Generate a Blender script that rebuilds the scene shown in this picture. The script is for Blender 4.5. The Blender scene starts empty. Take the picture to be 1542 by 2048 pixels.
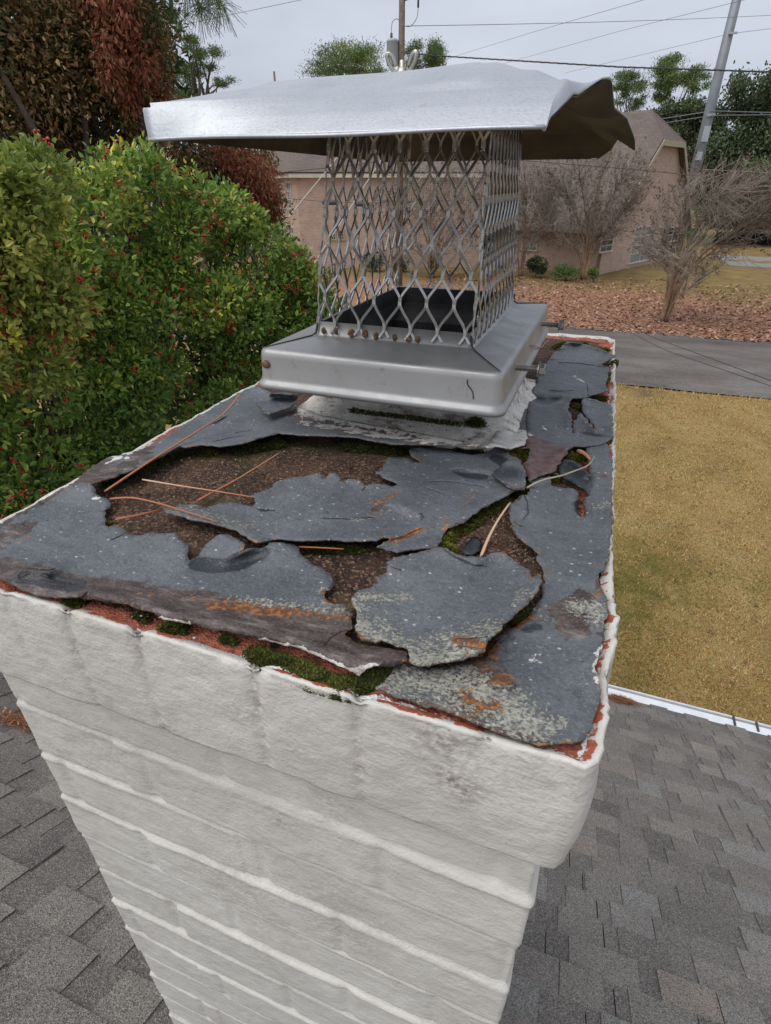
import bpy, math, random
import numpy as np
from mathutils import Vector, Matrix
from mathutils.geometry import delaunay_2d_cdt

scene = bpy.context.scene
COL = scene.collection
rng = np.random.default_rng(7)
random.seed(7)
rad = math.radians

# ------------------------------------------------------------------ camera
W0, H0, FPX = 1542.0, 2048.0, 1107.95
YAW, PITCH, ROLL = -0.357723, 0.533572, -0.00119


def cam_axes():
    cy, sy = math.cos(YAW), math.sin(YAW)
    fwd = np.array([sy * math.cos(PITCH), cy * math.cos(PITCH), -math.sin(PITCH)])
    right = np.array([cy, -sy, 0.0])
    up = np.cross(right, fwd)
    r = math.cos(ROLL) * right + math.sin(ROLL) * up
    u = -math.sin(ROLL) * right + math.cos(ROLL) * up
    return r, u, fwd


CR, CU, CF = cam_axes()
cam_data = bpy.data.cameras.new("camera")
cam = bpy.data.objects.new("camera", cam_data)
COL.objects.link(cam)
cam.matrix_world = Matrix(((CR[0], CU[0], -CF[0], 0), (CR[1], CU[1], -CF[1], 0), (CR[2], CU[2], -CF[2], 0), (0, 0, 0, 1)))
cam_data.sensor_fit = 'HORIZONTAL'
cam_data.sensor_width = 36.0
cam_data.lens = 36.0 * FPX / W0
cam_data.clip_start = 0.02
cam_data.clip_end = 3000.0
scene.camera = cam
# the eye stands at the origin; the chimney top lies 0.24 m below it

# ------------------------------------------------------------------ light
SUN_EL, SUN_AZ = 60.0, 215.0          # azimuth clockwise from +Y
world = bpy.data.worlds.new("World")
scene.world = world
world.use_nodes = True
wn = world.node_tree
wn.nodes.clear()
w_out = wn.nodes.new("ShaderNodeOutputWorld")
w_bg = wn.nodes.new("ShaderNodeBackground")
w_bg.inputs["Strength"].default_value = 0.13
w_sky = wn.nodes.new("ShaderNodeTexSky")
w_sky.sky_type = 'NISHITA'
w_sky.sun_disc = False
w_sky.sun_elevation = rad(SUN_EL)
w_sky.sun_rotation = rad(SUN_AZ)
w_sky.dust_density = 3.0
w_hsv = wn.nodes.new("ShaderNodeHueSaturation")
w_hsv.inputs["Saturation"].default_value = 0.20
w_tc = wn.nodes.new("ShaderNodeTexCoord")
w_map = wn.nodes.new("ShaderNodeMapping")
w_map.inputs["Scale"].default_value = (1.0, 1.0, 3.0)
w_noise = wn.nodes.new("ShaderNodeTexNoise")
w_noise.inputs["Scale"].default_value = 2.2
w_noise.inputs["Detail"].default_value = 5.0
w_ramp = wn.nodes.new("ShaderNodeValToRGB")
w_ramp.color_ramp.elements[0].position = 0.3
w_ramp.color_ramp.elements[0].color = (2.65, 2.95, 3.6, 1)
w_ramp.color_ramp.elements[1].position = 0.7
w_ramp.color_ramp.elements[1].color = (4.0, 4.3, 4.95, 1)
w_mix = wn.nodes.new("ShaderNodeMixRGB")
w_mix.inputs["Fac"].default_value = 0.8
L = wn.links.new
L(w_sky.outputs[0], w_hsv.inputs["Color"])
L(w_tc.outputs["Generated"], w_map.inputs[0])
L(w_map.outputs[0], w_noise.inputs["Vector"])
L(w_noise.outputs["Fac"], w_ramp.inputs[0])
L(w_hsv.outputs[0], w_mix.inputs[1])
L(w_ramp.outputs[0], w_mix.inputs[2])
L(w_mix.outputs[0], w_bg.inputs["Color"])
L(w_bg.outputs[0], w_out.inputs[0])

sun_data = bpy.data.lights.new("sun", 'SUN')
sun_data.energy = 1.5
sun_data.angle = rad(60.0)
sun_data.color = (1.0, 0.96, 0.9)
sun = bpy.data.objects.new("sun", sun_data)
COL.objects.link(sun)
sd = Vector((math.sin(rad(SUN_AZ)) * math.cos(rad(SUN_EL)), math.cos(rad(SUN_AZ)) * math.cos(rad(SUN_EL)), math.sin(rad(SUN_EL))))
sun.rotation_euler = sd.to_track_quat('Z', 'Y').to_euler()
vs = scene.view_settings
vs.view_transform = 'Standard'
vs.look = 'None'
vs.exposure = 0.44
vs.gamma = 1.0
vs.use_curve_mapping = False
scene.cycles.max_bounces = 8
scene.cycles.transparent_max_bounces = 8

# ------------------------------------------------------------------ helpers


def ray(x, y):
    return CF + CR * (x - W0 / 2) / FPX + CU * (H0 / 2 - y) / FPX


def at(x, y, X=None, Y=None, Z=None, D=None):
    """a point of the photograph carried out to a known plane (metres)"""
    d = ray(x, y)
    if Z is not None:
        return d * (Z / d[2])
    if Y is not None:
        return d * (Y / d[1])
    if X is not None:
        return d * (X / d[0])
    return d / np.linalg.norm(d) * D


CROPS = {'A': (180, 860, 3.855), 'B': (480, 860, 3.855), 'C': (860, 860, 3.855), 'D': (860, 640, 3.855),
         'E': (400, 740, 3.084), 'F': (0, 900, 5.12), 'G': (640, 1140, 2.57), 'H': (250, 1150, 2.57), 'P': (0, 0, 1.0)}
ZT = -0.24


def cp(c, x, y):
    ox, oy, s = CROPS[c]
    return ox + x / s, oy + y / s


def tr(s, Z=ZT):
    """'A 10 20 30 40 B 5 6' -> list of XY on the chimney top"""
    out, c, buf = [], 'P', []
    for t in s.split():
        if t in CROPS:
            c = t
        elif t == 'w':
            c = 'w'
        else:
            buf.append(float(t))
            if len(buf) == 2:
                if c == 'w':
                    out.append((buf[0], buf[1]))
                else:
                    q = at(*cp(c, *buf), Z=Z)
                    out.append((q[0], q[1]))
                buf = []
    return out


def hash3(i, j, k, seed):
    h = (i * 374761393 + j * 668265263 + k * 2147483647 + seed * 144665) & 0xffffffff
    h = ((h ^ (h >> 13)) * 1274126177) & 0xffffffff
    h = (h ^ (h >> 16)) & 0xffffffff
    return h / 4294967295.0


def vnoise(p, seed=0):
    p = np.asarray(p, float)
    i = np.floor(p).astype(np.int64)
    f = p - i
    f = f * f * (3 - 2 * f)
    r = 0
    for a in (0, 1):
        for b in (0, 1):
            for c in (0, 1):
                w = (f[:, 0] if a else 1 - f[:, 0]) * (f[:, 1] if b else 1 - f[:, 1]) * (f[:, 2] if c else 1 - f[:, 2])
                r = r + w * hash3(i[:, 0] + a, i[:, 1] + b, i[:, 2] + c, seed)
    return r * 2 - 1


def fbm(p, seed=0, oct=4):
    r, a, s = 0, 1.0, 1.0
    for o in range(oct):
        r = r + a * vnoise(np.asarray(p) * s, seed + o)
        a *= 0.5
        s *= 2.0
    return r / 1.9


def sm(a, b, x):
    t = np.clip((x - a) / (b - a), 0, 1)
    return t * t * (3 - 2 * t)


class NT:
    """short-hand for building a node material"""

    def __init__(s, name):
        s.m = bpy.data.materials.new(name)
        s.m.use_nodes = True
        s.t = s.m.node_tree
        s.t.nodes.clear()
        s.out = s.t.nodes.new("ShaderNodeOutputMaterial")

    def n(s, t):
        return s.t.nodes.new(t)

    def put(s, sock, v):
        if isinstance(v, bpy.types.NodeSocket):
            s.t.links.new(v, sock)
        elif isinstance(v, (tuple, list)) and len(v) == 3 and sock.type == 'RGBA':
            sock.default_value = (*v, 1)
        else:
            sock.default_value = v

    def co(s, kind="Object", scale=None, rot=None):
        c = s.n("ShaderNodeTexCoord").outputs[kind]
        if scale is None and rot is None:
            return c
        m = s.n("ShaderNodeMapping")
        s.put(m.inputs[0], c)
        if scale is not None:
            m.inputs["Scale"].default_value = scale
        if rot is not None:
            m.inputs["Rotation"].default_value = rot
        return m.outputs[0]

    def noise(s, scale, detail=3, v=None, rough=0.55, dist=0.0):
        x = s.n("ShaderNodeTexNoise")
        x.inputs["Scale"].default_value = scale
        x.inputs["Detail"].default_value = detail
        x.inputs["Roughness"].default_value = rough
        x.inputs["Distortion"].default_value = dist
        s.put(x.inputs["Vector"], v if v is not None else s.co())
        return x.outputs["Fac"]

    def voro(s, scale, v=None, feature='F1', out="Distance", rnd=1.0):
        x = s.n("ShaderNodeTexVoronoi")
        x.feature = feature
        x.inputs["Scale"].default_value = scale
        x.inputs["Randomness"].default_value = rnd
        s.put(x.inputs["Vector"], v if v is not None else s.co())
        return x.outputs[out]

    def ramp(s, f, stops, interp='LINEAR'):
        x = s.n("ShaderNodeValToRGB")
        x.color_ramp.interpolation = interp
        e = x.color_ramp.elements
        while len(e) < len(stops):
            e.new(0.5)
        for el, (p, c) in zip(e, stops):
            el.position = p
            el.color = (c, c, c, 1) if isinstance(c, (int, float)) else (*c, 1)
        s.put(x.inputs[0], f)
        return x.outputs["Color"]

    def mix(s, f, a, b, mode='MIX'):
        x = s.n("ShaderNodeMixRGB")
        x.blend_type = mode
        s.put(x.inputs[0], f)
        s.put(x.inputs[1], a)
        s.put(x.inputs[2], b)
        return x.outputs[0]

    def math(s, op, a, b=0.0, clamp=False):
        x = s.n("ShaderNodeMath")
        x.operation = op
        x.use_clamp = clamp
        s.put(x.inputs[0], a)
        s.put(x.inputs[1], b)
        return x.outputs[0]

    def attr(s, name, out="Fac"):
        x = s.n("ShaderNodeAttribute")
        x.attribute_name = name
        return x.outputs[out]

    def bump(s, h, strength=0.5, dist=0.002, normal=None):
        x = s.n("ShaderNodeBump")
        x.inputs["Strength"].default_value = strength
        x.inputs["Distance"].default_value = dist
        s.put(x.inputs["Height"], h)
        if normal is not None:
            s.put(x.inputs["Normal"], normal)
        return x.outputs[0]

    def bsdf(s, color, rough=0.8, metal=0.0, normal=None, spec=0.5, trans=0.0):
        x = s.n("ShaderNodeBsdfPrincipled")
        s.put(x.inputs["Base Color"], color)
        s.put(x.inputs["Roughness"], rough)
        s.put(x.inputs["Metallic"], metal)
        s.put(x.inputs["Specular IOR Level"], spec)
        if normal is not None:
            s.put(x.inputs["Normal"], normal)
        o = x.outputs[0]
        if trans:
            t = s.n("ShaderNodeBsdfTranslucent")
            s.put(t.inputs[0], color)
            mx = s.n("ShaderNodeMixShader")
            mx.inputs[0].default_value = trans
            s.t.links.new(o, mx.inputs[1])
            s.t.links.new(t.outputs[0], mx.inputs[2])
            o = mx.outputs[0]
        s.t.links.new(o, s.out.inputs["Surface"])
        return s.m


class MB:
    """collects shapes into one mesh"""

    def __init__(s):
        s.v, s.f, s.nv, s.a = [], [], 0, {}

    def add(s, v, f, **attrs):
        v = np.asarray(v, float).reshape(-1, 3)
        s.v.append(v)
        for q in f:
            s.f.append([int(i) + s.nv for i in q])
        for k, val in attrs.items():
            s.a.setdefault(k, []).append((s.nv, np.broadcast_to(np.asarray(val, float), (len(v),))))
        s.nv += len(v)

    def box(s, lo, hi, M=None, **k):
        x0, y0, z0 = lo
        x1, y1, z1 = hi
        v = np.array([(x0, y0, z0), (x1, y0, z0), (x1, y1, z0), (x0, y1, z0), (x0, y0, z1), (x1, y0, z1), (x1, y1, z1), (x0, y1, z1)])
        if M is not None:
            v = v @ np.array(M.to_3x3()).T + np.array(M.translation)
        s.add(v, [(0, 3, 2, 1), (4, 5, 6, 7), (0, 1, 5, 4), (1, 2, 6, 5), (2, 3, 7, 6), (3, 0, 4, 7)], **k)

    def tube(s, pts, r, n=6, cap=True, flat=None, **k):
        P = np.asarray(pts, float)
        m = len(P)
        r = np.broadcast_to(np.asarray(r, float), (m,))
        T = np.gradient(P, axis=0)
        T /= np.linalg.norm(T, axis=1, keepdims=True) + 1e-12
        ref = np.array([0, 0, 1.0]) if abs(T[0, 2]) < 0.9 else np.array([1.0, 0, 0])
        V = []
        a = np.arange(n) * 2 * math.pi / n
        u = np.cross(T[0], ref)
        for i in range(m):
            u = u - T[i] * (u @ T[i])
            u /= np.linalg.norm(u) + 1e-12
            w = np.cross(T[i], u)
            V.append(P[i] + r[i] * (np.cos(a)[:, None] * u + np.sin(a)[:, None] * w))
        V = np.concatenate(V)
        F = []
        for i in range(m - 1):
            for j in range(n):
                j2 = (j + 1) % n
                F.append((i * n + j, i * n + j2, (i + 1) * n + j2, (i + 1) * n + j))
        if cap:
            F.append(tuple(range(n - 1, -1, -1)))
            F.append(tuple((m - 1) * n + j for j in range(n)))
        s.add(V, F, **k)

    def lathe(s, prof, n=16, M=None, **k):
        V, F = [], []
        a = np.arange(n) * 2 * math.pi / n
        for r, z in prof:
            V.append(np.stack([r * np.cos(a), r * np.sin(a), np.full(n, z)], 1))
        V = np.concatenate(V)
        if M is not None:
            V = V @ np.array(M.to_3x3()).T + np.array(M.translation)
        for i in range(len(prof) - 1):
            for j in range(n):
                j2 = (j + 1) % n
                F.append((i * n + j, i * n + j2, (i + 1) * n + j2, (i + 1) * n + j))
        F.append(tuple(range(n - 1, -1, -1)))
        F.append(tuple((len(prof) - 1) * n + j for j in range(n)))
        s.add(V, F, **k)

    def loops(s, L, close_first=False, close_last=False):
        n = len(L[0])
        V = np.concatenate([np.asarray(l, float) for l in L])
        F = []
        for i in range(len(L) - 1):
            for j in range(n):
                j2 = (j + 1) % n
                F.append((i * n + j, i * n + j2, (i + 1) * n + j2, (i + 1) * n + j))
        if close_first:
            F.append(tuple(range(n - 1, -1, -1)))
        if close_last:
            F.append(tuple((len(L) - 1) * n + j for j in range(n)))
        s.add(V, F)

    def build(s, name, mat, parent=None, smooth=False, uv=None):
        me = bpy.data.meshes.new(name)
        V = np.concatenate(s.v) if s.v else np.zeros((0, 3))
        me.from_pydata(V.tolist(), [], s.f)
        for k, lst in s.a.items():
            arr = np.zeros(len(V), np.float32)
            for o, val in lst:
                arr[o:o + len(val)] = val
            at_ = me.attributes.new(k, 'FLOAT', 'POINT')
            at_.data.foreach_set('value', arr)
        if smooth:
            me.polygons.foreach_set('use_smooth', [True] * len(me.polygons))
        me.materials.append(mat)
        me.update()
        return link(name, me, parent)


def link(name, data, parent=None):
    o = bpy.data.objects.new(name, data)
    COL.objects.link(o)
    if parent is not None:
        o.parent = parent
        o.matrix_parent_inverse = Matrix.Translation(-parent.location)
    return o


def quads_mesh(name, V, F, mat, parent=None, attrs=None, smooth=True):
    """fast build from numpy quads"""
    me = bpy.data.meshes.new(name)
    F = np.asarray(F, np.int32)
    nf, k = F.shape
    me.vertices.add(len(V))
    me.vertices.foreach_set('co', np.asarray(V, np.float32).ravel())
    me.loops.add(nf * k)
    me.loops.foreach_set('vertex_index', F.ravel())
    me.polygons.add(nf)
    me.polygons.foreach_set('loop_start', np.arange(0, nf * k, k, dtype=np.int32))
    for kk, arr in (attrs or {}).items():
        a = me.attributes.new(kk, 'FLOAT', 'POINT')
        a.data.foreach_set('value', np.asarray(arr, np.float32))
    me.materials.append(mat)
    me.update(calc_edges=True)
    me.validate()
    me.polygons.foreach_set('use_smooth', np.full(len(me.polygons), smooth))
    return link(name, me, parent)


def tag(o, label, cat, group=None, kind=None):
    if label:
        o['label'] = label
    if cat:
        o['category'] = cat
    if group:
        o['group'] = group
    if kind:
        o['kind'] = kind
    return o


def thing(name, label, cat, loc, group=None):
    o = bpy.data.objects.new(name, None)
    o.empty_display_size = 0.1
    COL.objects.link(o)
    o.location = Vector([float(c) for c in loc])
    return tag(o, label, cat, group)


def resample(P, step, closed=False):
    P = np.asarray(P, float)
    if closed:
        P = np.vstack([P, P[:1]])
    d = np.r_[0, np.cumsum(np.linalg.norm(np.diff(P, axis=0), axis=1))]
    n = max(2, int(d[-1] / step) + 1)
    t = np.linspace(0, d[-1], n + (1 if closed else 0))
    if closed:
        t = t[:-1]
    return np.stack([np.interp(t, d, P[:, i]) for i in range(P.shape[1])], 1)


def smooth_line(P, step):
    """Catmull-Rom through the points"""
    P = np.asarray(P, float)
    Q = np.vstack([2 * P[0] - P[1], P, 2 * P[-1] - P[-2]])
    out = []
    for i in range(1, len(Q) - 2):
        n = max(2, int(np.linalg.norm(Q[i + 1] - Q[i]) / step))
        t = np.linspace(0, 1, n, endpoint=False)[:, None]
        a, b, c, d = Q[i - 1], Q[i], Q[i + 1], Q[i + 2]
        out.append(0.5 * (2 * b + (c - a) * t + (2 * a - 5 * b + 4 * c - d) * t ** 2 + (3 * b - a - 3 * c + d) * t ** 3))
    out.append(P[-1:])
    return np.concatenate(out)


def seg_dist(p, poly):
    """distance of points p (n,2) to a polyline"""
    p = np.asarray(p)
    d = np.full(len(p), 1e9)
    poly = np.asarray(poly, float)
    for a, b in zip(poly[:-1], poly[1:]):
        ab = b - a
        t = np.clip(((p - a) @ ab) / (ab @ ab + 1e-15), 0, 1)
        d = np.minimum(d, np.linalg.norm(p - (a + t[:, None] * ab), axis=1))
    return d


def inside(p, poly):
    p = np.asarray(p)
    poly = np.asarray(poly)
    r = np.zeros(len(p), bool)
    j = len(poly) - 1
    for i in range(len(poly)):
        xi, yi = poly[i]
        xj, yj = poly[j]
        c = ((yi > p[:, 1]) != (yj > p[:, 1])) & (p[:, 0] < (xj - xi) * (p[:, 1] - yi) / (yj - yi + 1e-18) + xi)
        r ^= c
        j = i
    return r

# ------------------------------------------------------------------ materials


def mat_paint():
    n = NT("chalky_white_paint")
    chip, dirt = n.attr("chip"), n.attr("dirt")
    c = n.ramp(n.noise(9, 5), [(0.3, (0.55, 0.53, 0.485)), (0.7, (0.65, 0.63, 0.585))])
    c = n.mix(n.math('MULTIPLY', n.ramp(n.noise(38, 6), [(0.45, 0.0), (0.75, 1.0)]), 0.35), c, (0.42, 0.39, 0.34))
    dn = n.math('MULTIPLY', dirt, n.ramp(n.noise(220, 4), [(0.38, 0.0), (0.62, 1.0)]), True)
    c = n.mix(n.math('MULTIPLY', dn, 0.8), c, (0.17, 0.13, 0.105))
    br = n.ramp(n.noise(120, 4), [(0.3, (0.30, 0.075, 0.045)), (0.55, (0.42, 0.12, 0.07)), (0.75, (0.50, 0.28, 0.2))])
    ch = n.ramp(n.math('ADD', chip, n.math('MULTIPLY', n.math('SUBTRACT', n.noise(300, 4), 0.5), 0.9)), [(0.5, 0.0), (0.56, 1.0)])
    c = n.mix(ch, c, br)
    h = n.math('ADD', n.math('MULTIPLY', n.noise(70, 5, rough=0.6), 1.0), n.math('MULTIPLY', n.noise(420, 4), 0.35))
    h = n.math('ADD', h, n.math('MULTIPLY', n.math('MULTIPLY', dirt, n.voro(260)), 0.5))
    st = n.noise(26, 4, v=n.co(scale=(1.0, 1.0, 5.0), rot=(0.0, 0.35, 0.0)), rough=0.62)
    h = n.math('ADD', h, n.math('MULTIPLY', st, 0.45))
    return n.bsdf(c, 0.6, normal=n.bump(h, 0.6, 0.003), spec=0.35)


def mat_crown():
    n = NT("weathered_mortar_crown")
    paint, brick, green = n.attr("paint"), n.attr("brick"), n.attr("green")
    g = n.ramp(n.noise(14, 4), [(0.3, (0.030, 0.016, 0.012)), (0.7, (0.078, 0.042, 0.029))])
    sp = n.voro(520, out="Color")
    spv = n.n("ShaderNodeSeparateColor")
    n.put(spv.inputs[0], sp)
    g = n.mix(n.ramp(spv.outputs[0], [(0.66, 0.0), (0.97, 0.75)]), g, (0.27, 0.165, 0.11))
    g = n.mix(n.ramp(spv.outputs[1], [(0.7, 0.0), (0.8, 0.9)]), g, (0.014, 0.01, 0.009))
    g = n.mix(n.math('MULTIPLY', n.ramp(n.noise(24, 5), [(0.5, 0.0), (0.7, 1.0)]), 0.35), g, (0.19, 0.12, 0.06))
    g = n.mix(n.math('MULTIPLY', green, n.ramp(n.noise(160, 4), [(0.35, 0.0), (0.6, 1.0)]), True), g, (0.03, 0.04, 0.01))
    br = n.ramp(n.noise(140, 5), [(0.25, (0.07, 0.03, 0.024)), (0.44, (0.30, 0.09, 0.058)), (0.66, (0.44, 0.15, 0.095)), (0.78, (0.52, 0.36, 0.29))])
    nz = n.math('MULTIPLY', n.math('SUBTRACT', n.noise(200, 4), 0.5), 0.8)
    c = n.mix(n.ramp(n.math('ADD', brick, nz), [(0.48, 0.0), (0.56, 1.0)]), g, br)
    c = n.mix(n.ramp(n.math('ADD', paint, nz), [(0.48, 0.0), (0.55, 1.0)]), c, (0.74, 0.73, 0.71))
    h = n.math('ADD', n.voro(520), n.math('MULTIPLY', n.noise(90, 5), 1.5))
    return n.bsdf(c, 0.85, normal=n.bump(h, 0.55, 0.0025), spec=0.3)


def mat_membrane():
    n = NT("peeling_roof_coating")
    c = n.ramp(n.noise(11, 5, rough=0.6), [(0.25, (0.062, 0.069, 0.078)), (0.5, (0.104, 0.114, 0.126)), (0.75, (0.165, 0.177, 0.191))])
    c = n.mix(n.ramp(n.noise(420, 4, rough=0.75), [(0.5, 0.0), (0.7, 0.5)]), c, (0.24, 0.255, 0.265))
    c = n.mix(n.ramp(n.noise(520, 3), [(0.32, 0.5), (0.47, 0.0)]), c, (0.04, 0.046, 0.053))
    c = n.mix(n.ramp(n.noise(150, 3), [(0.3, 0.5), (0.46, 0.0)]), c, (0.05, 0.058, 0.068))
    v = n.n("ShaderNodeTexVoronoi")
    v.inputs["Scale"].default_value = 230.0
    n.put(v.inputs["Vector"], n.co(scale=(0.7, 1.0, 1.0)))
    spx = n.n("ShaderNodeSeparateColor")
    n.put(spx.inputs[0], v.outputs["Color"])
    dot = n.math('MULTIPLY', n.ramp(v.outputs["Distance"], [(0.13, 1.0), (0.24, 0.0)]), n.ramp(spx.outputs[0], [(0.62, 0.0), (0.97, 0.85)]))
    c = n.mix(dot, c, (0.50, 0.51, 0.50))
    v2 = n.n("ShaderNodeTexVoronoi")
    v2.inputs["Scale"].default_value = 62.0
    n.put(v2.inputs["Vector"], n.co(scale=(0.6, 1.0, 1.0)))
    s2 = n.n("ShaderNodeSeparateColor")
    n.put(s2.inputs[0], v2.outputs["Color"])
    c = n.mix(n.math('MULTIPLY', n.ramp(v2.outputs["Distance"], [(0.03, 0.8), (0.065, 0.0)]), n.ramp(s2.outputs[0], [(0.90, 0.0), (0.95, 0.8)])), c, (0.60, 0.60, 0.58))
    streak = n.noise(38, 5, v=n.co(scale=(0.25, 1.0, 1.0)), rough=0.65)
    c = n.mix(n.ramp(streak, [(0.55, 0.0), (0.75, 0.35)]), c, (0.21, 0.225, 0.235))

    def patch(name, col, scale, lo=0.5, hi=0.56, amp=1.0, fine=False):
        a = n.attr(name)
        z = n.math('MULTIPLY', n.math('SUBTRACT', n.noise(scale, 6, rough=0.68), 0.5), amp)
        return n.ramp(n.math('ADD', a, z), [(lo, 0.0), (hi, 1.0)])
    br = n.ramp(n.noise(95, 6, v=n.co(scale=(0.4, 1.0, 1.0)), rough=0.7), [(0.32, (0.024, 0.017, 0.016)), (0.47, (0.060, 0.041, 0.036)), (0.57, (0.095, 0.074, 0.066)), (0.68, (0.22, 0.20, 0.185))])
    c = n.mix(patch("brown", None, 90, amp=1.5), c, br)
    c = n.mix(n.math('MULTIPLY', n.ramp(n.noise(520, 3), [(0.5, 0.0), (0.7, 0.5)]), n.ramp(n.attr("brown"), [(0.4, 0.0), (0.7, 1.0)])), c, (0.20, 0.17, 0.15))
    pu = n.ramp(n.noise(130, 4), [(0.3, (0.075, 0.035, 0.036)), (0.7, (0.17, 0.11, 0.105))])
    c = n.mix(patch("purple", None, 60, amp=1.4), c, pu)
    wh = n.ramp(n.noise(80, 5), [(0.3, (0.42, 0.40, 0.36)), (0.6, (0.66, 0.64, 0.60))])
    c = n.mix(patch("white", None, 90, amp=1.6), c, wh)
    li = n.ramp(n.noise(260, 4), [(0.3, (0.20, 0.195, 0.165)), (0.55, (0.37, 0.36, 0.30)), (0.75, (0.50, 0.48, 0.42))])
    c = n.mix(n.math('MULTIPLY', patch("lichen", None, 430, amp=2.8, lo=0.52, hi=0.74), 0.9), c, li)
    ru = n.ramp(n.noise(240, 4), [(0.3, (0.055, 0.024, 0.015)), (0.5, (0.17, 0.065, 0.025)), (0.65, (0.33, 0.155, 0.055)), (0.8, (0.42, 0.31, 0.19))])
    c = n.mix(patch("rust", None, 240, amp=2.0, lo=0.52, hi=0.68), c, ru)
    wet_shade = n.attr("wet_shade")
    c = n.mix(n.ramp(wet_shade, [(0.45, 0.0), (0.6, 0.85)]), c, (0.022, 0.026, 0.031))  # near-black for damp spots, black flakes, cracks and the pocket's painted shade
    h = n.math('ADD', n.math('MULTIPLY', n.noise(55, 6, rough=0.65), 1.6), n.math('MULTIPLY', n.noise(430, 4), 0.6))
    h = n.math('ADD', h, n.math('MULTIPLY', patch("lichen", None, 430, amp=2.8, lo=0.52, hi=0.74), n.noise(520, 3)))
    r = n.math('SUBTRACT', 0.52, n.math('MULTIPLY', wet_shade, 0.3))
    return n.bsdf(c, r, normal=n.bump(h, 0.6, 0.0024), spec=0.45)


def mat_tint(name, stops, rough=0.5, trans=0.0, spec=0.4, bumpscale=None):
    n = NT(name)
    c = n.ramp(n.attr("tint"), stops)
    nr = n.bump(n.noise(bumpscale, 4), 0.6, 0.002) if bumpscale else None
    return n.bsdf(c, rough, normal=nr, spec=spec, trans=trans)


def mat_plain(name, a, b, scale, rough=0.6, metal=0.0, bump=0.3, dist=0.002, spec=0.5):
    n = NT(name)
    f = n.noise(scale, 5)
    return n.bsdf(n.ramp(f, [(0.3, a), (0.7, b)]), rough, metal, n.bump(f, bump, dist), spec)


def mat_steel(name, base=(0.42, 0.418, 0.415), r0=0.36, r1=0.54, spots=0.0, grime=(0.22, 0.2, 0.17), metal=0.62):
    n = NT(name)
    brushed = n.noise(60, 4, v=n.co(scale=(1.0, 1.0, 14.0)))
    c = n.ramp(n.noise(16, 5), [(0.3, tuple(x * 0.86 for x in base)), (0.7, base)])
    c = n.mix(n.ramp(n.noise(110, 6, rough=0.7), [(0.58, 0.0), (0.72, 0.55)]), c, grime)
    r = n.ramp(n.noise(30, 4), [(0.3, r0), (0.7, r1)])
    h = n.math('MULTIPLY', brushed, 0.25)
    if spots:
        d = n.voro(300)
        sel = n.ramp(n.noise(520, 3, rough=0.7), [(0.5, 0.0), (0.66, 1.0)])
        c = n.mix(n.math('MULTIPLY', sel, spots), c, (0.30, 0.33, 0.36))
        h = n.math('ADD', h, n.math('MULTIPLY', n.ramp(d, [(0.1, 1.0), (0.5, 0.0)]), 0.25))
    return n.bsdf(c, r, metal, n.bump(h, 0.3, 0.001))


def mat_shingle():
    n = NT("grey_brown_shingle_granules")
    t = n.attr("tint")
    c = n.ramp(t, [(0.0, (0.135, 0.126, 0.118)), (0.35, (0.205, 0.19, 0.176)), (0.6, (0.255, 0.234, 0.212)), (0.8, (0.245, 0.245, 0.238)), (1.0, (0.295, 0.255, 0.222))])
    g = n.n("ShaderNodeTexVoronoi")
    g.inputs["Scale"].default_value = 330.0
    n.put(g.inputs["Vector"], n.co())
    sp = n.n("ShaderNodeSeparateColor")
    n.put(sp.inputs[0], g.outputs["Color"])
    c = n.mix(n.ramp(sp.outputs[0], [(0.6, 0.0), (0.95, 0.62)]), c, (0.46, 0.42, 0.37))
    c = n.mix(n.ramp(sp.outputs[1], [(0.55, 0.0), (0.9, 0.7)]), c, (0.036, 0.034, 0.033))
    c = n.mix(n.ramp(n.noise(3.5, 4), [(0.4, 0.0), (0.8, 0.3)]), c, (0.055, 0.052, 0.05))
    return n.bsdf(c, 0.92, normal=n.bump(g.outputs["Distance"], 0.6, 0.003), spec=0.25)


def mat_brickwall():
    n = NT("pink_brown_brick_courses")
    b = n.n("ShaderNodeTexBrick")
    n.put(b.inputs["Vector"], n.co("UV"))
    b.inputs["Scale"].default_value = 1.0
    b.inputs["Brick Width"].default_value = 0.24
    b.inputs["Row Height"].default_value = 0.085
    b.inputs["Mortar Size"].default_value = 0.011
    b.inputs["Color1"].default_value = (0.53, 0.375, 0.305, 1)
    b.inputs["Color2"].default_value = (0.385, 0.25, 0.20, 1)
    b.inputs["Mortar"].default_value = (0.58, 0.48, 0.39, 1)
    c = n.mix(0.4, b.outputs[0], n.ramp(n.noise(2.2, 5), [(0.3, (0.37, 0.25, 0.20)), (0.7, (0.57, 0.42, 0.335))]))
    return n.bsdf(c, 0.85, normal=n.bump(b.outputs["Fac"], -0.3, 0.01), spec=0.3)


def mat_roof_far():
    n = NT("brown_shingles_far")
    v = n.co("UV")
    b = n.n("ShaderNodeTexBrick")
    n.put(b.inputs["Vector"], v)
    b.inputs["Scale"].default_value = 1.0
    b.inputs["Brick Width"].default_value = 0.3
    b.inputs["Row Height"].default_value = 0.16
    b.inputs["Mortar Size"].default_value = 0.012
    b.inputs["Color1"].default_value = (0.185, 0.150, 0.130, 1)
    b.inputs["Color2"].default_value = (0.135, 0.108, 0.095, 1)
    b.inputs["Mortar"].default_value = (0.08, 0.06, 0.05, 1)
    c = n.mix(0.35, b.outputs[0], n.ramp(n.noise(1.3, 5), [(0.3, (0.13, 0.105, 0.092)), (0.7, (0.215, 0.178, 0.152))]))
    return n.bsdf(c, 0.9, spec=0.2)


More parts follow.
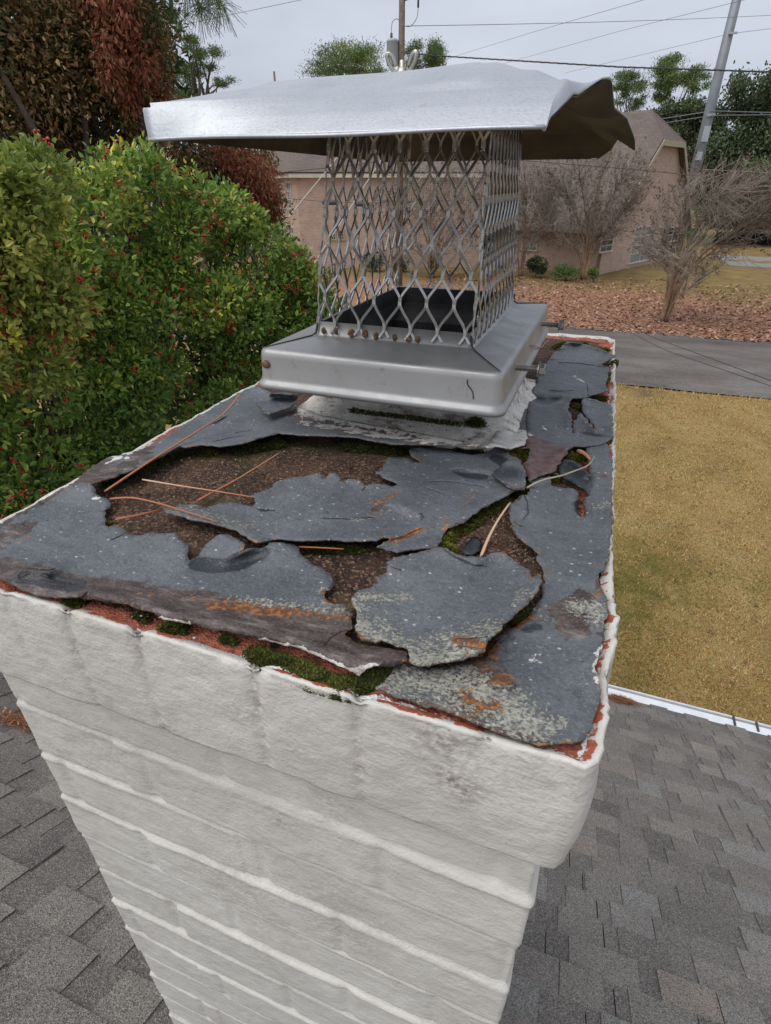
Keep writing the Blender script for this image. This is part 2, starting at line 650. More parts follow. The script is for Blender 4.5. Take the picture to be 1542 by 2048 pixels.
def mat_ground():
    n = NT("dormant_lawn_and_soil")
    sx = n.n("ShaderNodeSeparateXYZ")
    n.put(sx.inputs[0], n.co())
    y = sx.outputs["Y"]
    big = n.noise(0.28, 4)
    c = n.ramp(n.noise(1.2, 6, rough=0.65), [(0.25, (0.31, 0.205, 0.075)), (0.5, (0.47, 0.32, 0.125)), (0.75, (0.60, 0.44, 0.20))])
    c = n.mix(n.ramp(n.noise(38, 4, rough=0.7), [(0.35, 0.75), (0.6, 0.0)]), c, (0.16, 0.10, 0.034))
    c = n.mix(n.ramp(n.noise(21, 4, rough=0.7), [(0.5, 0.0), (0.75, 0.6)]), c, (0.66, 0.49, 0.24))
    gr = n.math('ADD', n.attr("green"), n.math('MULTIPLY', n.math('SUBTRACT', n.noise(1.7, 6, rough=0.7), 0.5), 1.5))
    c = n.mix(n.ramp(gr, [(0.42, 0.0), (0.85, 0.8)]), c, n.ramp(n.noise(30, 3), [(0.3, (0.06, 0.07, 0.012)), (0.7, (0.17, 0.17, 0.035))]))
    # far side of the road: thin olive grass with soil showing
    f = n.ramp(n.noise(1.1, 6, rough=0.65), [(0.3, (0.20, 0.135, 0.058)), (0.55, (0.30, 0.215, 0.09)), (0.75, (0.36, 0.29, 0.12))])
    c = n.mix(n.ramp(n.math('MULTIPLY', y, 0.01), [(0.19, 0.0), (0.2, 1.0)]), c, f)
    leaf = n.ramp(n.noise(7.5, 6, rough=0.75), [(0.32, (0.20, 0.105, 0.062)), (0.5, (0.42, 0.225, 0.135)), (0.7, (0.58, 0.37, 0.25))])
    lm = n.math('ADD', n.attr("leaves"), n.math('MULTIPLY', n.math('SUBTRACT', n.noise(1.3, 6, rough=0.75), 0.5), 1.3))
    c = n.mix(n.ramp(lm, [(0.42, 0.0), (0.62, 0.92)]), c, leaf)
    c = n.mix(n.attr("bare"), c, (0.20, 0.13, 0.10))
    h = n.math('ADD', n.noise(24, 4, rough=0.75), n.noise(70, 3))
    return n.bsdf(c, 0.95, normal=n.bump(h, 0.8, 0.06), spec=0.15)


def mat_road():
    n = NT("worn_asphalt")
    c = n.ramp(n.noise(0.9, 6, v=n.co(scale=(0.35, 1.0, 1.0)), rough=0.65), [(0.32, (0.085, 0.074, 0.068)), (0.5, (0.135, 0.12, 0.11)), (0.68, (0.20, 0.182, 0.168))])
    c = n.mix(n.ramp(n.noise(26, 3), [(0.5, 0.0), (0.72, 0.5)]), c, (0.24, 0.22, 0.2))
    c = n.mix(n.ramp(n.noise(14, 3), [(0.3, 0.5), (0.45, 0.0)]), c, (0.06, 0.054, 0.05))
    cr = n.voro(0.55, feature='DISTANCE_TO_EDGE', v=n.mix(0.12, n.co(), n.co()))
    c = n.mix(n.ramp(n.math('ADD', cr, n.math('MULTIPLY', n.noise(3.0, 5), 0.08)), [(0.036, 0.35), (0.046, 0.0)]), c, (0.06, 0.055, 0.05))
    return n.bsdf(c, 0.9, normal=n.bump(n.noise(60, 4), 0.5, 0.01), spec=0.25)


M = {
    'paint': mat_paint(), 'crown': mat_crown(), 'membrane': mat_membrane(),
    'steel': mat_steel("stainless_sheet"),
    'lid': mat_steel("weathered_lid_sheet", base=(0.53, 0.555, 0.59), r0=0.5, r1=0.62, spots=0.38, metal=0.78, grime=(0.34, 0.34, 0.34)),
    'strand': mat_steel("stainless_strand", base=(0.48, 0.475, 0.465), r0=0.28, r1=0.46, metal=0.9),
    'soot': mat_plain("sooty_underside", (0.028, 0.022, 0.015), (0.135, 0.108, 0.058), 14, 0.7, 0.2),
    'dark': mat_plain("dark_flue_soot", (0.010, 0.010, 0.011), (0.055, 0.052, 0.050), 24, 0.8),
    'bolt': mat_plain("zinc_bolt", (0.36, 0.34, 0.30), (0.52, 0.50, 0.46), 90, 0.36, 1.0),
    'weld': mat_plain("rusty_weld", (0.10, 0.055, 0.03), (0.30, 0.19, 0.11), 300, 0.8, 0.2),
    'copper': mat_plain("tan_wire", (0.42, 0.27, 0.17), (0.5, 0.34, 0.22), 200, 0.5, 0.3),
    'seam': mat_plain("dark_seam", (0.02, 0.018, 0.016), (0.06, 0.05, 0.045), 200, 0.7),
    'collar': None,
    'moss': mat_tint("moss", [(0.0, (0.018, 0.024, 0.006)), (0.4, (0.055, 0.070, 0.010)), (0.75, (0.12, 0.125, 0.014)), (1.0, (0.22, 0.20, 0.03))], 0.8, 0.2),
    'needle': mat_tint("dry_pine_needle", [(0.0, (0.33, 0.10, 0.045)), (0.5, (0.50, 0.19, 0.085)), (1.0, (0.62, 0.46, 0.33))], 0.5),
    'straw': mat_tint("pine_straw", [(0.0, (0.13, 0.045, 0.02)), (0.5, (0.32, 0.125, 0.055)), (1.0, (0.48, 0.30, 0.16))], 0.6),
    'stem': mat_plain("dry_grass_stem", (0.30, 0.25, 0.18), (0.46, 0.40, 0.31), 120, 0.7),
    'shingle': mat_shingle(),
    'white': mat_plain("white_metal_trim", (0.66, 0.68, 0.71), (0.78, 0.80, 0.83), 12, 0.4),
    'trim': mat_plain("cream_house_trim", (0.55, 0.52, 0.44), (0.66, 0.63, 0.55), 3, 0.6),
    'tan': mat_plain("tan_fascia", (0.33, 0.29, 0.20), (0.42, 0.37, 0.26), 3, 0.6),
    'brickwall': mat_brickwall(), 'rooffar': mat_roof_far(),
    'glass': mat_plain("window_glass", (0.16, 0.18, 0.20), (0.30, 0.32, 0.34), 2.5, 0.12),
    'darkglass': mat_plain("dim_window_glass", (0.015, 0.017, 0.02), (0.05, 0.055, 0.06), 1.5, 0.1),
    'ground': mat_ground(), 'road': mat_road(),
    'drive': mat_plain("grey_drive_concrete", (0.19, 0.185, 0.18), (0.26, 0.25, 0.24), 1.2, 0.9),
    'wood': mat_plain("weathered_pole_wood", (0.115, 0.085, 0.062), (0.22, 0.17, 0.13), 9, 0.9),
    'galv': mat_plain("galvanised_pole", (0.20, 0.215, 0.24), (0.28, 0.30, 0.325), 1.4, 0.55, 0.35),
    'can': mat_plain("grey_transformer_paint", (0.30, 0.34, 0.37), (0.38, 0.42, 0.45), 3, 0.5),
    'wire': mat_plain("dark_cable", (0.03, 0.032, 0.036), (0.06, 0.062, 0.066), 3, 0.6),
    'thinwire': mat_plain("grey_conductor", (0.16, 0.165, 0.175), (0.22, 0.225, 0.235), 3, 0.6),
    'guy': mat_plain("pale_guy_wire", (0.50, 0.50, 0.48), (0.6, 0.6, 0.58), 3, 0.5),
    'bark': mat_plain("dark_bark", (0.045, 0.035, 0.027), (0.11, 0.085, 0.065), 14, 0.95, bump=0.8, dist=0.02),
    'pinebark': mat_plain("pine_bark", (0.085, 0.062, 0.05), (0.17, 0.125, 0.1), 7, 0.95, bump=0.8, dist=0.03),
    'myrtle': mat_plain("smooth_myrtle_bark", (0.20, 0.115, 0.065), (0.38, 0.25, 0.16), 4, 0.7),
    'twig': mat_tint("grey_brown_twigs", [(0.0, (0.13, 0.10, 0.078)), (0.5, (0.23, 0.19, 0.155)), (1.0, (0.40, 0.345, 0.29))], 0.85),
    'pod': mat_tint("dry_seed_heads", [(0.0, (0.055, 0.036, 0.03)), (1.0, (0.17, 0.11, 0.085))], 0.9),
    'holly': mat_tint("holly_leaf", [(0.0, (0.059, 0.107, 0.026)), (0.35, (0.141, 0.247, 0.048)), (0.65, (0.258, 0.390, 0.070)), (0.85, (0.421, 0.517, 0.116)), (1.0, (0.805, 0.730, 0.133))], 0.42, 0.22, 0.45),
    'hollyyellow': mat_tint("yellow_holly_leaf", [(0.0, (0.092, 0.143, 0.030)), (0.3, (0.204, 0.274, 0.058)), (0.6, (0.376, 0.428, 0.095)), (0.85, (0.571, 0.547, 0.142)), (1.0, (0.731, 0.694, 0.113))], 0.42, 0.25, 0.45),  # yellower leaf colours than the dark green holly
    'berry': mat_tint("red_berry", [(0.0, (0.297, 0.019, 0.014)), (1.0, (0.600, 0.068, 0.038))], 0.35),
    'redleaf': mat_tint("dry_red_leaf", [(0.0, (0.110, 0.033, 0.023)), (0.4, (0.226, 0.066, 0.039)), (0.75, (0.330, 0.123, 0.064)), (1.0, (0.400, 0.239, 0.135))], 0.7, 0.25),
    'brownleaf': mat_tint("brown_olive_leaf", [(0.0, (0.050, 0.062, 0.022)), (0.3, (0.115, 0.125, 0.045)), (0.5, (0.19, 0.145, 0.065)), (0.72, (0.34, 0.17, 0.085)), (1.0, (0.50, 0.36, 0.17))], 0.65, 0.28),
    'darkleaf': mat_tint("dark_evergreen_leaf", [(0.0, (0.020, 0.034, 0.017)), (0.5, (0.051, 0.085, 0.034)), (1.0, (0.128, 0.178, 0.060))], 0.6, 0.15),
    'shrub': mat_tint("clipped_shrub_leaf", [(0.0, (0.053, 0.093, 0.027)), (0.5, (0.128, 0.210, 0.060)), (1.0, (0.255, 0.345, 0.112))], 0.5, 0.2),
    'pine': mat_tint("pine_needles", [(0.0, (0.053, 0.088, 0.035)), (0.5, (0.121, 0.189, 0.062)), (1.0, (0.287, 0.365, 0.111))], 0.6, 0.15),
    'oak': mat_tint("oak_leaf", [(0.0, (0.046, 0.065, 0.032)), (0.5, (0.096, 0.134, 0.065)), (1.0, (0.219, 0.265, 0.126))], 0.6, 0.15),
    'litter': mat_tint("fallen_leaf", [(0.0, (0.15, 0.068, 0.045)), (0.5, (0.32, 0.16, 0.105)), (1.0, (0.50, 0.32, 0.23))], 0.85),
    'blade': mat_tint("dormant_grass_blade", [(0.0, (0.113, 0.122, 0.020)), (0.28, (0.289, 0.278, 0.055)), (0.36, (0.251, 0.139, 0.040)), (0.6, (0.589, 0.357, 0.126)), (1.0, (0.706, 0.636, 0.301))], 0.8, 0.2),
    'crumb': mat_tint("mortar_crumb", [(0.0, (0.10, 0.06, 0.045)), (0.35, (0.26, 0.17, 0.12)), (0.55, (0.42, 0.33, 0.26)), (0.8, (0.62, 0.60, 0.57)), (1.0, (0.72, 0.71, 0.69))], 0.9),
    'hedge': mat_plain("dark_screen", (0.012, 0.014, 0.018), (0.03, 0.034, 0.04), 2, 0.8),
}


def mat_collar():
    n = NT("whitewashed_flue_mortar")
    c = n.ramp(n.noise(60, 5), [(0.3, (0.54, 0.50, 0.44)), (0.6, (0.76, 0.74, 0.68))])
    c = n.mix(n.ramp(n.noise(45, 6, v=n.co(scale=(0.5, 1, 1)), rough=0.7), [(0.53, 0.0), (0.62, 0.8)]), c, (0.20, 0.125, 0.115))
    c = n.mix(n.ramp(n.noise(130, 5, rough=0.7), [(0.60, 0.0), (0.66, 0.9)]), c, (0.02, 0.018, 0.016))
    return n.bsdf(c, 0.9, normal=n.bump(n.noise(120, 5), 0.8, 0.003), spec=0.2)


M['collar'] = mat_collar()

# ------------------------------------------------------------------ setting: ground and roads
GY = np.array([-80, 4.0, 8.0, 12.0, 15.6, 22.4, 26.0, 36.0, 60.0, 120.0, 2500.0])
GZ = np.array([-6.6, -6.5, -6.0, -5.25, -4.62, -4.58, -4.5, -4.4, -4.4, -4.0, -4.0])


def gz(y):
    return np.interp(y, GY, GZ)


def on_ground(px, py):
    """the ground point a pixel's sight line meets"""
    d = ray(px, py)
    t = np.linspace(3, 400, 40000)
    P = d[None] / d[1] * t[:, None]
    k = np.argmax(P[:, 2] < gz(P[:, 1]))
    return P[k]


ys = np.concatenate([np.linspace(-80, 3, 20), np.linspace(3.5, 60, 260), np.geomspace(62, 2500, 30)])
xs = np.concatenate([-np.geomspace(1200, 42, 20), np.linspace(-40, 40, 200), np.geomspace(42, 1200, 20)])
GX, GYY = np.meshgrid(xs, ys)
P2 = np.stack([GX.ravel(), GYY.ravel(), np.zeros(GX.size)], 1)
Zg = gz(P2[:, 1]) + 0.05 * fbm(P2 * 0.5, 3) * (P2[:, 1] > 5)
road_mask = (P2[:, 1] > 15.9) & (P2[:, 1] < 22.3)
Zg = np.where(road_mask, gz(P2[:, 1]) - 0.06, Zg)
GV = np.stack([P2[:, 0], P2[:, 1], Zg], 1)
nx, ny = len(xs), len(ys)
ii = np.arange((ny - 1) * (nx - 1))
r_, c_ = ii // (nx - 1), ii % (nx - 1)
b_ = r_ * nx + c_
GF = np.stack([b_, b_ + 1, b_ + nx + 1, b_ + nx], 1)
leaves = sm(21.5, 22.6, GV[:, 1]) * (1 - 0.30 * sm(24.0, 28.5, GV[:, 1] - 0.05 * GV[:, 0])) * (1 - 0.8 * sm(28, 36.5, GV[:, 1] + 0.9 * np.maximum(0, GV[:, 0] - 3)))
leaves = np.maximum(leaves, 0.0) * 0.95
green = np.zeros(len(GV))
for (px, py, r, a) in [(1275, 1160, 0.9, 0.75), (1255, 1210, 0.7, 0.7), (1330, 1075, 0.8, 0.5), (1480, 1130, 1.2, 0.42), (1255, 1350, 0.5, 0.6), (1300, 930, 1.2, 0.35), (1400, 1250, 1.6, 0.3), (1290, 782, 1.2, 0.5)]:
    q = on_ground(px, py)
    green = np.maximum(green, a * np.exp(-((GV[:, 0] - q[0]) ** 2 + (GV[:, 1] - q[1]) ** 2) / (2 * r * r)))
bare = np.zeros(len(GV))
q = on_ground(1288, 787)
bare = 0.8 * np.exp(-(((GV[:, 0] - q[0]) / 0.35) ** 2 + ((GV[:, 1] - q[1]) / 0.3) ** 2))
g = quads_mesh("ground", GV, GF, M['ground'], attrs={'leaves': leaves, 'green': green, 'bare': bare})
tag(g, None, None, kind='structure')


def strip(name, mat, y0, y1, x0, x1, dz, wob=0.08, slope=0.0):
    n = 160
    X = np.linspace(x0, x1, n)
    V, F = [], []
    for k, t in enumerate(np.linspace(0, 1, 7)):
        Y = y0 + (y1 - y0) * t + slope * X
        if k in (0, 6):
            Y = Y + wob * fbm(np.stack([X * 0.7, X * 0 + k, X * 0], 1), 5)
        V.append(np.stack([X, Y, gz(Y) + dz], 1))
    V = np.concatenate(V)
    for k in range(6):
        for i in range(n - 1):
            a = k * n + i
            F.append((a, a + 1, a + n + 1, a + n))
    o = quads_mesh(name, V, F, mat)
    tag(o, None, None, kind='structure')
    return o


strip("road", M['road'], 15.82, 22.45, -60, 60, 0.015)
# second lane far right
q0, q1 = on_ground(1470, 507), on_ground(1475, 519)
o = strip("side_road", M['drive'], q0[1] - 7.0, q0[1] - 0.5, 7.0, 60, 0.02, 0.2, slope=-0.18)

# ------------------------------------------------------------------ the chimney
CX0, CX1, CY0, CY1 = -0.438, 0.036, 0.1885, 1.114
chim = thing("brick_chimney", "white painted brick chimney with a broken slate-grey coating on top", "chimney", (-0.2, 0.65, -2.6))


def perimeter(x0, x1, y0, y1, steps):
    """points, outward normals and along-face coordinate round a rectangle; starts front-left going right"""
    P, Nn = [], []
    C = [((x0, y0), (x1, y0), (0, -1)), ((x1, y0), (x1, y1), (1, 0)), ((x1, y1), (x0, y1), (0, 1)), ((x0, y1), (x0, y0), (-1, 0))]
    for k, (a, b, nrm) in enumerate(C):
        a, b = np.array(a), np.array(b)
        ln = np.linalg.norm(b - a)
        m = int(ln / steps[k])
        t = (np.arange(m) + 0.5) / m
        Q = a + (b - a) * t[:, None]
        P.append(Q)
        # soften the corners
        N_ = np.tile(np.array(nrm, float), (m, 1))
        dirv = (b - a) / ln
        e = np.exp(-((1 - t) * ln / 0.0035)) - np.exp(-(t * ln / 0.0035))
        N_ = N_ + dirv * e[:, None]
        Nn.append(N_ / np.linalg.norm(N_, axis=1, keepdims=True))
    return np.concatenate(P), np.concatenate(Nn)


SH = 0.012                    # the top course stands this far out from the shaft
PP, PN = perimeter(CX0 + SH, CX1 - SH, CY0 + SH, CY1 - SH, (0.0024, 0.0035, 0.012, 0.01))
npp = len(PP)
JX = [(-0.41, .5), (-0.352, .5), (-0.297, 1.0), (-0.239, 1.0), (-0.154, 1.2), (-0.087, 1.1), (-0.017, 0.25)]
JY = [(CY0 + 0.07 * k, 0.7) for k in range(1, 14)]
front = np.abs(PN[:, 1] + 1) < 0.45
right = np.abs(PN[:, 0] - 1) < 0.45


def rowlock_joint(P):
    j = np.zeros(len(P))
    for x, s in JX:
        j = np.maximum(j, s * np.exp(-(((P[:, 0] - x) / 0.0042) ** 2)) * front)
    for y, s in JY:
        j = np.maximum(j, s * np.exp(-(((P[:, 1] - y) / 0.0042) ** 2)) * right)
    return j


def face_uv(P, z):
    return np.stack([P[:, 0], P[:, 1], np.full(len(P), z)], 1)


Z_LEDGE = -0.338
rows = []
in_offs = [(-0.0085, -0.2440), (-0.0065, -0.2426), (-0.0046, -0.2414), (-0.0028, -0.2404), (-0.0013, -0.2402), (-0.0003, -0.2412)]
zz = list(np.arange(-0.2425, -1.12, -0.0024)) + list(np.arange(-1.13, -2.4, -0.03))
ALLV, CHIP, DIRT = [], [], []
s_co = np.r_[0, np.cumsum(np.linalg.norm(np.diff(PP, axis=0), axis=1))]
led = Z_LEDGE + 0.007 * fbm(np.stack([PP[:, 0] * 9, PP[:, 1] * 9, PP[:, 0] * 0], 1), 21)
rim_w = fbm(np.stack([PP[:, 0] * 45, PP[:, 1] * 45, PP[:, 0] * 0], 1), 31)
rim_f = fbm(np.stack([PP[:, 0] * 190, PP[:, 1] * 190, PP[:, 0] * 0], 1), 37, 3)
rim_l = fbm(np.stack([PP[:, 0] * 14, PP[:, 1] * 14, PP[:, 0] * 0], 1), 33)
jt = rowlock_joint(PP)
# paint build-up swells the right-hand rim
RB_ = np.where(right, np.interp(PP[:, 1], [.19, .22, .26, .28, .305, .34, .39, .47, .58, .75, 1.05], [.002, .005, .005, .008, .0095, .007, .004, .004, .003, .002, -.004]), 0.0)
for off, z in in_offs:
    o_ = SH + off + RB_ + 0.0016 * rim_w + 0.0012 * rim_l + 0.0026 * rim_f
    z_ = z + 0.0016 * rim_w + 0.0022 * rim_f - 0.006 * jt * (rim_w * 0.5 + 0.7)
    ALLV.append(np.stack([PP[:, 0] + PN[:, 0] * o_, PP[:, 1] + PN[:, 1] * o_, z_], 1))
    CHIP.append(0.50 + 0.50 * rim_w + 0.3 * rim_f - (0.60 if off > -0.002 else 0.36 if off > -0.004 else 0.05) + 0.25 * (rim_l > 0.2))
    DIRT.append(jt * 0.9)
courses = [-0.393 - 0.0684 * k for k in range(30)]
for z in zz:
    p3 = face_uv(PP, z)
    top = sm(0, 1, (z - led + 0.003) / 0.006)           # 1 on the top course
    o_ = SH * top
    o_ = o_ + top * (0.0018 * np.sin(np.clip((z + 0.24) / -0.098, 0, 1) * math.pi))     # the rowlocks belly out
    o_ = o_ + RB_ * sm(-0.36, -0.27, z) - 0.0008 * math.exp(-((z + 0.2415) / 0.002) ** 2) + (0.0016 * rim_f + 0.001 * rim_w) * math.exp(-((z + 0.2415) / 0.006) ** 2)
    o_ = o_ - top * jt * (0.0012 + 0.0026 * math.exp((z + 0.24) / 0.03)) + top * jt * 0.0016 * fbm(p3 * 210, 57, 2)
    # shaft bed joints, each a little wavy
    fr = np.zeros(npp)
    for k, zc in enumerate(courses):
        if abs(zc - z) > 0.03:
            continue
        wv = zc + 0.0045 * fbm(np.stack([PP[:, 0] * 7, PP[:, 1] * 7, np.full(npp, k * 3.1)], 1), 41)
        t = z - wv
        amp = 0.0026 * (0.85 + 0.6 * fbm(np.stack([PP[:, 0] * 5, PP[:, 1] * 5, np.full(npp, k * 1.7)], 1), 43))
        # deep under the brick above, sloping out to the one below
        fr += -0.85 * amp * np.exp(-(t / 0.0020) ** 2) + 0.85 * amp * np.exp(-((t + 0.0055) / 0.0036) ** 2) * np.clip(0.55 + 1.3 * fbm(np.stack([PP[:, 0] * 6 + 3, PP[:, 1] * 6, np.full(npp, k * 2.3)], 1), 47), 0.05, 1.25)
    kk = int((z + 0.393) / -0.0684) + (1 if z < -0.393 else 0)
    shift = 0.105 * (kk % 2)
    hx = np.abs(((PP[:, 0] + shift + 0.03 * math.sin(kk * 5.1)) % 0.21) - 0.105)
    headj = 0.0022 * np.exp(-(((0.105 - hx) / 0.006) ** 2)) * front
    o_ = o_ + (1 - top) * (fr - headj + 0.0013 * np.floor(3 * hash3(np.full(npp, kk), ((PP[:, 0] + shift) / 0.21).astype(np.int64), np.zeros(npp, np.int64), 5)) - 0.001)
    o_ = o_ + 0.0011 * fbm(p3 * 24, 51) + 0.0005 * fbm(p3 * 95, 53, 3)
    ALLV.append(np.stack([PP[:, 0] + PN[:, 0] * o_, PP[:, 1] + PN[:, 1] * o_, np.full(npp, z)], 1))
    CHIP.append(np.full(npp, 0.05) + 0.30 * math.exp((z + 0.2425) / 0.004) * (rim_w > 0.1))
    jd = top * jt * (0.28 + 0.55 * math.exp((z + 0.24) / 0.04)) * np.clip(0.75 + 0.6 * fbm(p3 * 60, 63), 0.2, 1.2)
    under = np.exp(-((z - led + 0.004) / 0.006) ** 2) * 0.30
    spots = np.zeros(npp)
    for (px, py, r, a) in [(880, 1475, .018, .75), (905, 1552, .010, .95), (930, 1575, .010, .8), (545, 1665, .012, .55), (345, 1465, .012, .55), (100, 1530, .01, .3), (470, 1420, .012, .35), (640, 1640, .02, .4), (590, 1500, .01, .3)]:
        q = at(px, py, Y=CY0)
        spots = np.maximum(spots, a * np.exp(-(((PP[:, 0] - q[0]) / r) ** 2 + ((z - q[2]) / r) ** 2)) * front)
    soil = 0.6 * np.clip(fbm(p3 * 9, 61), 0, 1)
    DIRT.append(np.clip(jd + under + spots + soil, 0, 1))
nr = len(ALLV)
WV = np.concatenate(ALLV)
F = []
a = np.arange(npp)
F = np.concatenate([np.stack([i * npp + a, (i + 1) * npp + a, (i + 1) * npp + (a + 1) % npp, i * npp + (a + 1) % npp], 1) for i in range(nr - 1)])
quads_mesh("painted_brickwork", WV, F, M['paint'], chim, {'chip': np.concatenate(CHIP), 'dirt': np.concatenate(DIRT)})

# mortar crown: a height field inside the rim
stp = 0.0024
cxs = np.arange(CX0 + 0.004, CX1 - 0.0035, stp)
cys = np.arange(CY0 + 0.004, CY1 - 0.004, stp)
GX, GYY = np.meshgrid(cxs, cys)
Q = np.stack([GX.ravel(), GYY.ravel(), np.zeros(GX.size)], 1)
edge = np.minimum(np.minimum(Q[:, 0] - CX0, CX1 - Q[:, 0]), np.minimum(Q[:, 1] - CY0, CY1 - Q[:, 1]))
jq = np.zeros(len(Q))
for x, s_ in JX:
    jq = np.maximum(jq, np.exp(-(((Q[:, 0] - x) / 0.005) ** 2)) * (Q[:, 1] < CY0 + 0.1))
for y, s_ in JY:
    jq = np.maximum(jq, np.exp(-(((Q[:, 1] - y) / 0.005) ** 2)) * (Q[:, 0] > CX1 - 0.1))
zq = -0.2455 + 0.0022 * fbm(Q * 22, 71) + 0.0008 * fbm(Q * 140, 73, 2) - 0.003 * jq * (edge < 0.06)
# cracks in the crown
crack = np.minimum(seg_dist(Q[:, :2], tr("A 840 560 1000 480 1090 390 1160 310 1230 220 1290 240")), seg_dist(Q[:, :2], tr("A 1120 190 1230 215 1310 245")))
zq -= 0.002 * np.exp(-(crack / 0.002) ** 2)
zq += 0.0026 * np.exp(-(edge / 0.016) ** 2)
fn = 0.006 * fbm(Q * 30, 75)
brick = np.clip(1.08 - (edge + fn * 1.6) / 0.045, 0, 1)
brick = np.where((Q[:, 0] > CX1 - 0.06) | (Q[:, 1] < CY0 + 0.06) | (Q[:, 1] > CY1 - 0.05), brick, brick * 0.6)
paintq = np.clip(1.0 - (edge + fn * 0.6) / 0.013, 0, 1)
greenq = 0.9 * np.exp(-(crack / 0.005) ** 2) + 0.7 * np.clip(1 - seg_dist(Q[:, :2], tr("A 0 440 300 330 560 240 700 160 1000 160 1300 150 1540 100 B 400 90 700 110 1000 150 1300 170")) / 0.022, 0, 1)
ncx, ncy = len(cxs), len(cys)
ii = np.arange((ncx - 1) * (ncy - 1))
b_ = (ii // (ncx - 1)) * ncx + ii % (ncx - 1)
CF_ = np.stack([b_, b_ + 1, b_ + ncx + 1, b_ + ncx], 1)
quads_mesh("mortar_crown", np.stack([Q[:, 0], Q[:, 1], zq], 1), CF_, M['crown'], chim, {'paint': paintq, 'brick': brick, 'green': np.clip(greenq, 0, 1)})

# clay flue and its sloping mortar collar under the metal cap
PCX, PCY = -0.199, 0.678


def rrect(hw, hd, z, r=0.006, n=5, cx=PCX, cy=PCY, wob=0.0, seed=0):
    out = []
    for (sx, sy, a0) in ((1, -1, -90), (1, 1, 0), (-1, 1, 90), (-1, -1, 180)):
        for k in range(n):
            a = rad(a0 + 90 * k / (n - 1))
            out.append((cx + sx * (hw - r) + r * math.cos(a), cy + sy * (hd - r) + r * math.sin(a), z))
    return np.array(out)


def dense_loop(hw, hd, z, r, step=0.004):
    P = resample(rrect(hw, hd, z, r, 6), step, True)
    return P


fl = []
base = dense_loop(0.1, 0.16, 0, 0.012)
nb = len(base)
for (hw, hd, z) in [(0.143, 0.139, -0.2455), (0.139, 0.132, -0.2415), (0.135, 0.120, -0.2378), (0.130, 0.104, -0.2345), (0.126, 0.090, -0.2310), (0.1235, 0.0835, -0.2265), (0.120, 0.0800, -0.2180), (0.1185, 0.0780, -0.200), (0.118, 0.077, -0.172), (0.116, 0.076, -0.166), (0.092, 0.070, -0.166)]:
    P = dense_loop(hw, hd, z, 0.014)
    t = np.linspace(0, len(P), nb, endpoint=False)
    P = np.stack([np.interp(t, np.arange(len(P) + 1), np.r_[P[:, k], P[0, k]]) for k in range(3)], 1)
    nz = fbm(P * 40, 81)
    P[:, 2] += 0.004 * nz * (z < -0.18)
    P[:, 0] += 0.004 * fbm(P * 35, 83)
    P[:, 1] += 0.005 * fbm(P * 35, 85)
    fl.append(P)
mb = MB()
mb.loops(fl)
mb.build("flue_collar", M['collar'], chim, True)
mb = MB()
mb.loops([rrect(0.110, 0.0745, -0.1655, .01), rrect(0.092, 0.068, -0.1655, .01), rrect(0.092, 0.068, -0.9, .01)], close_last=True)
mb.build("flue_liner", M['dark'], chim, True)

# ------------------------------------------------------------------ torn roof coating on top of the chimney


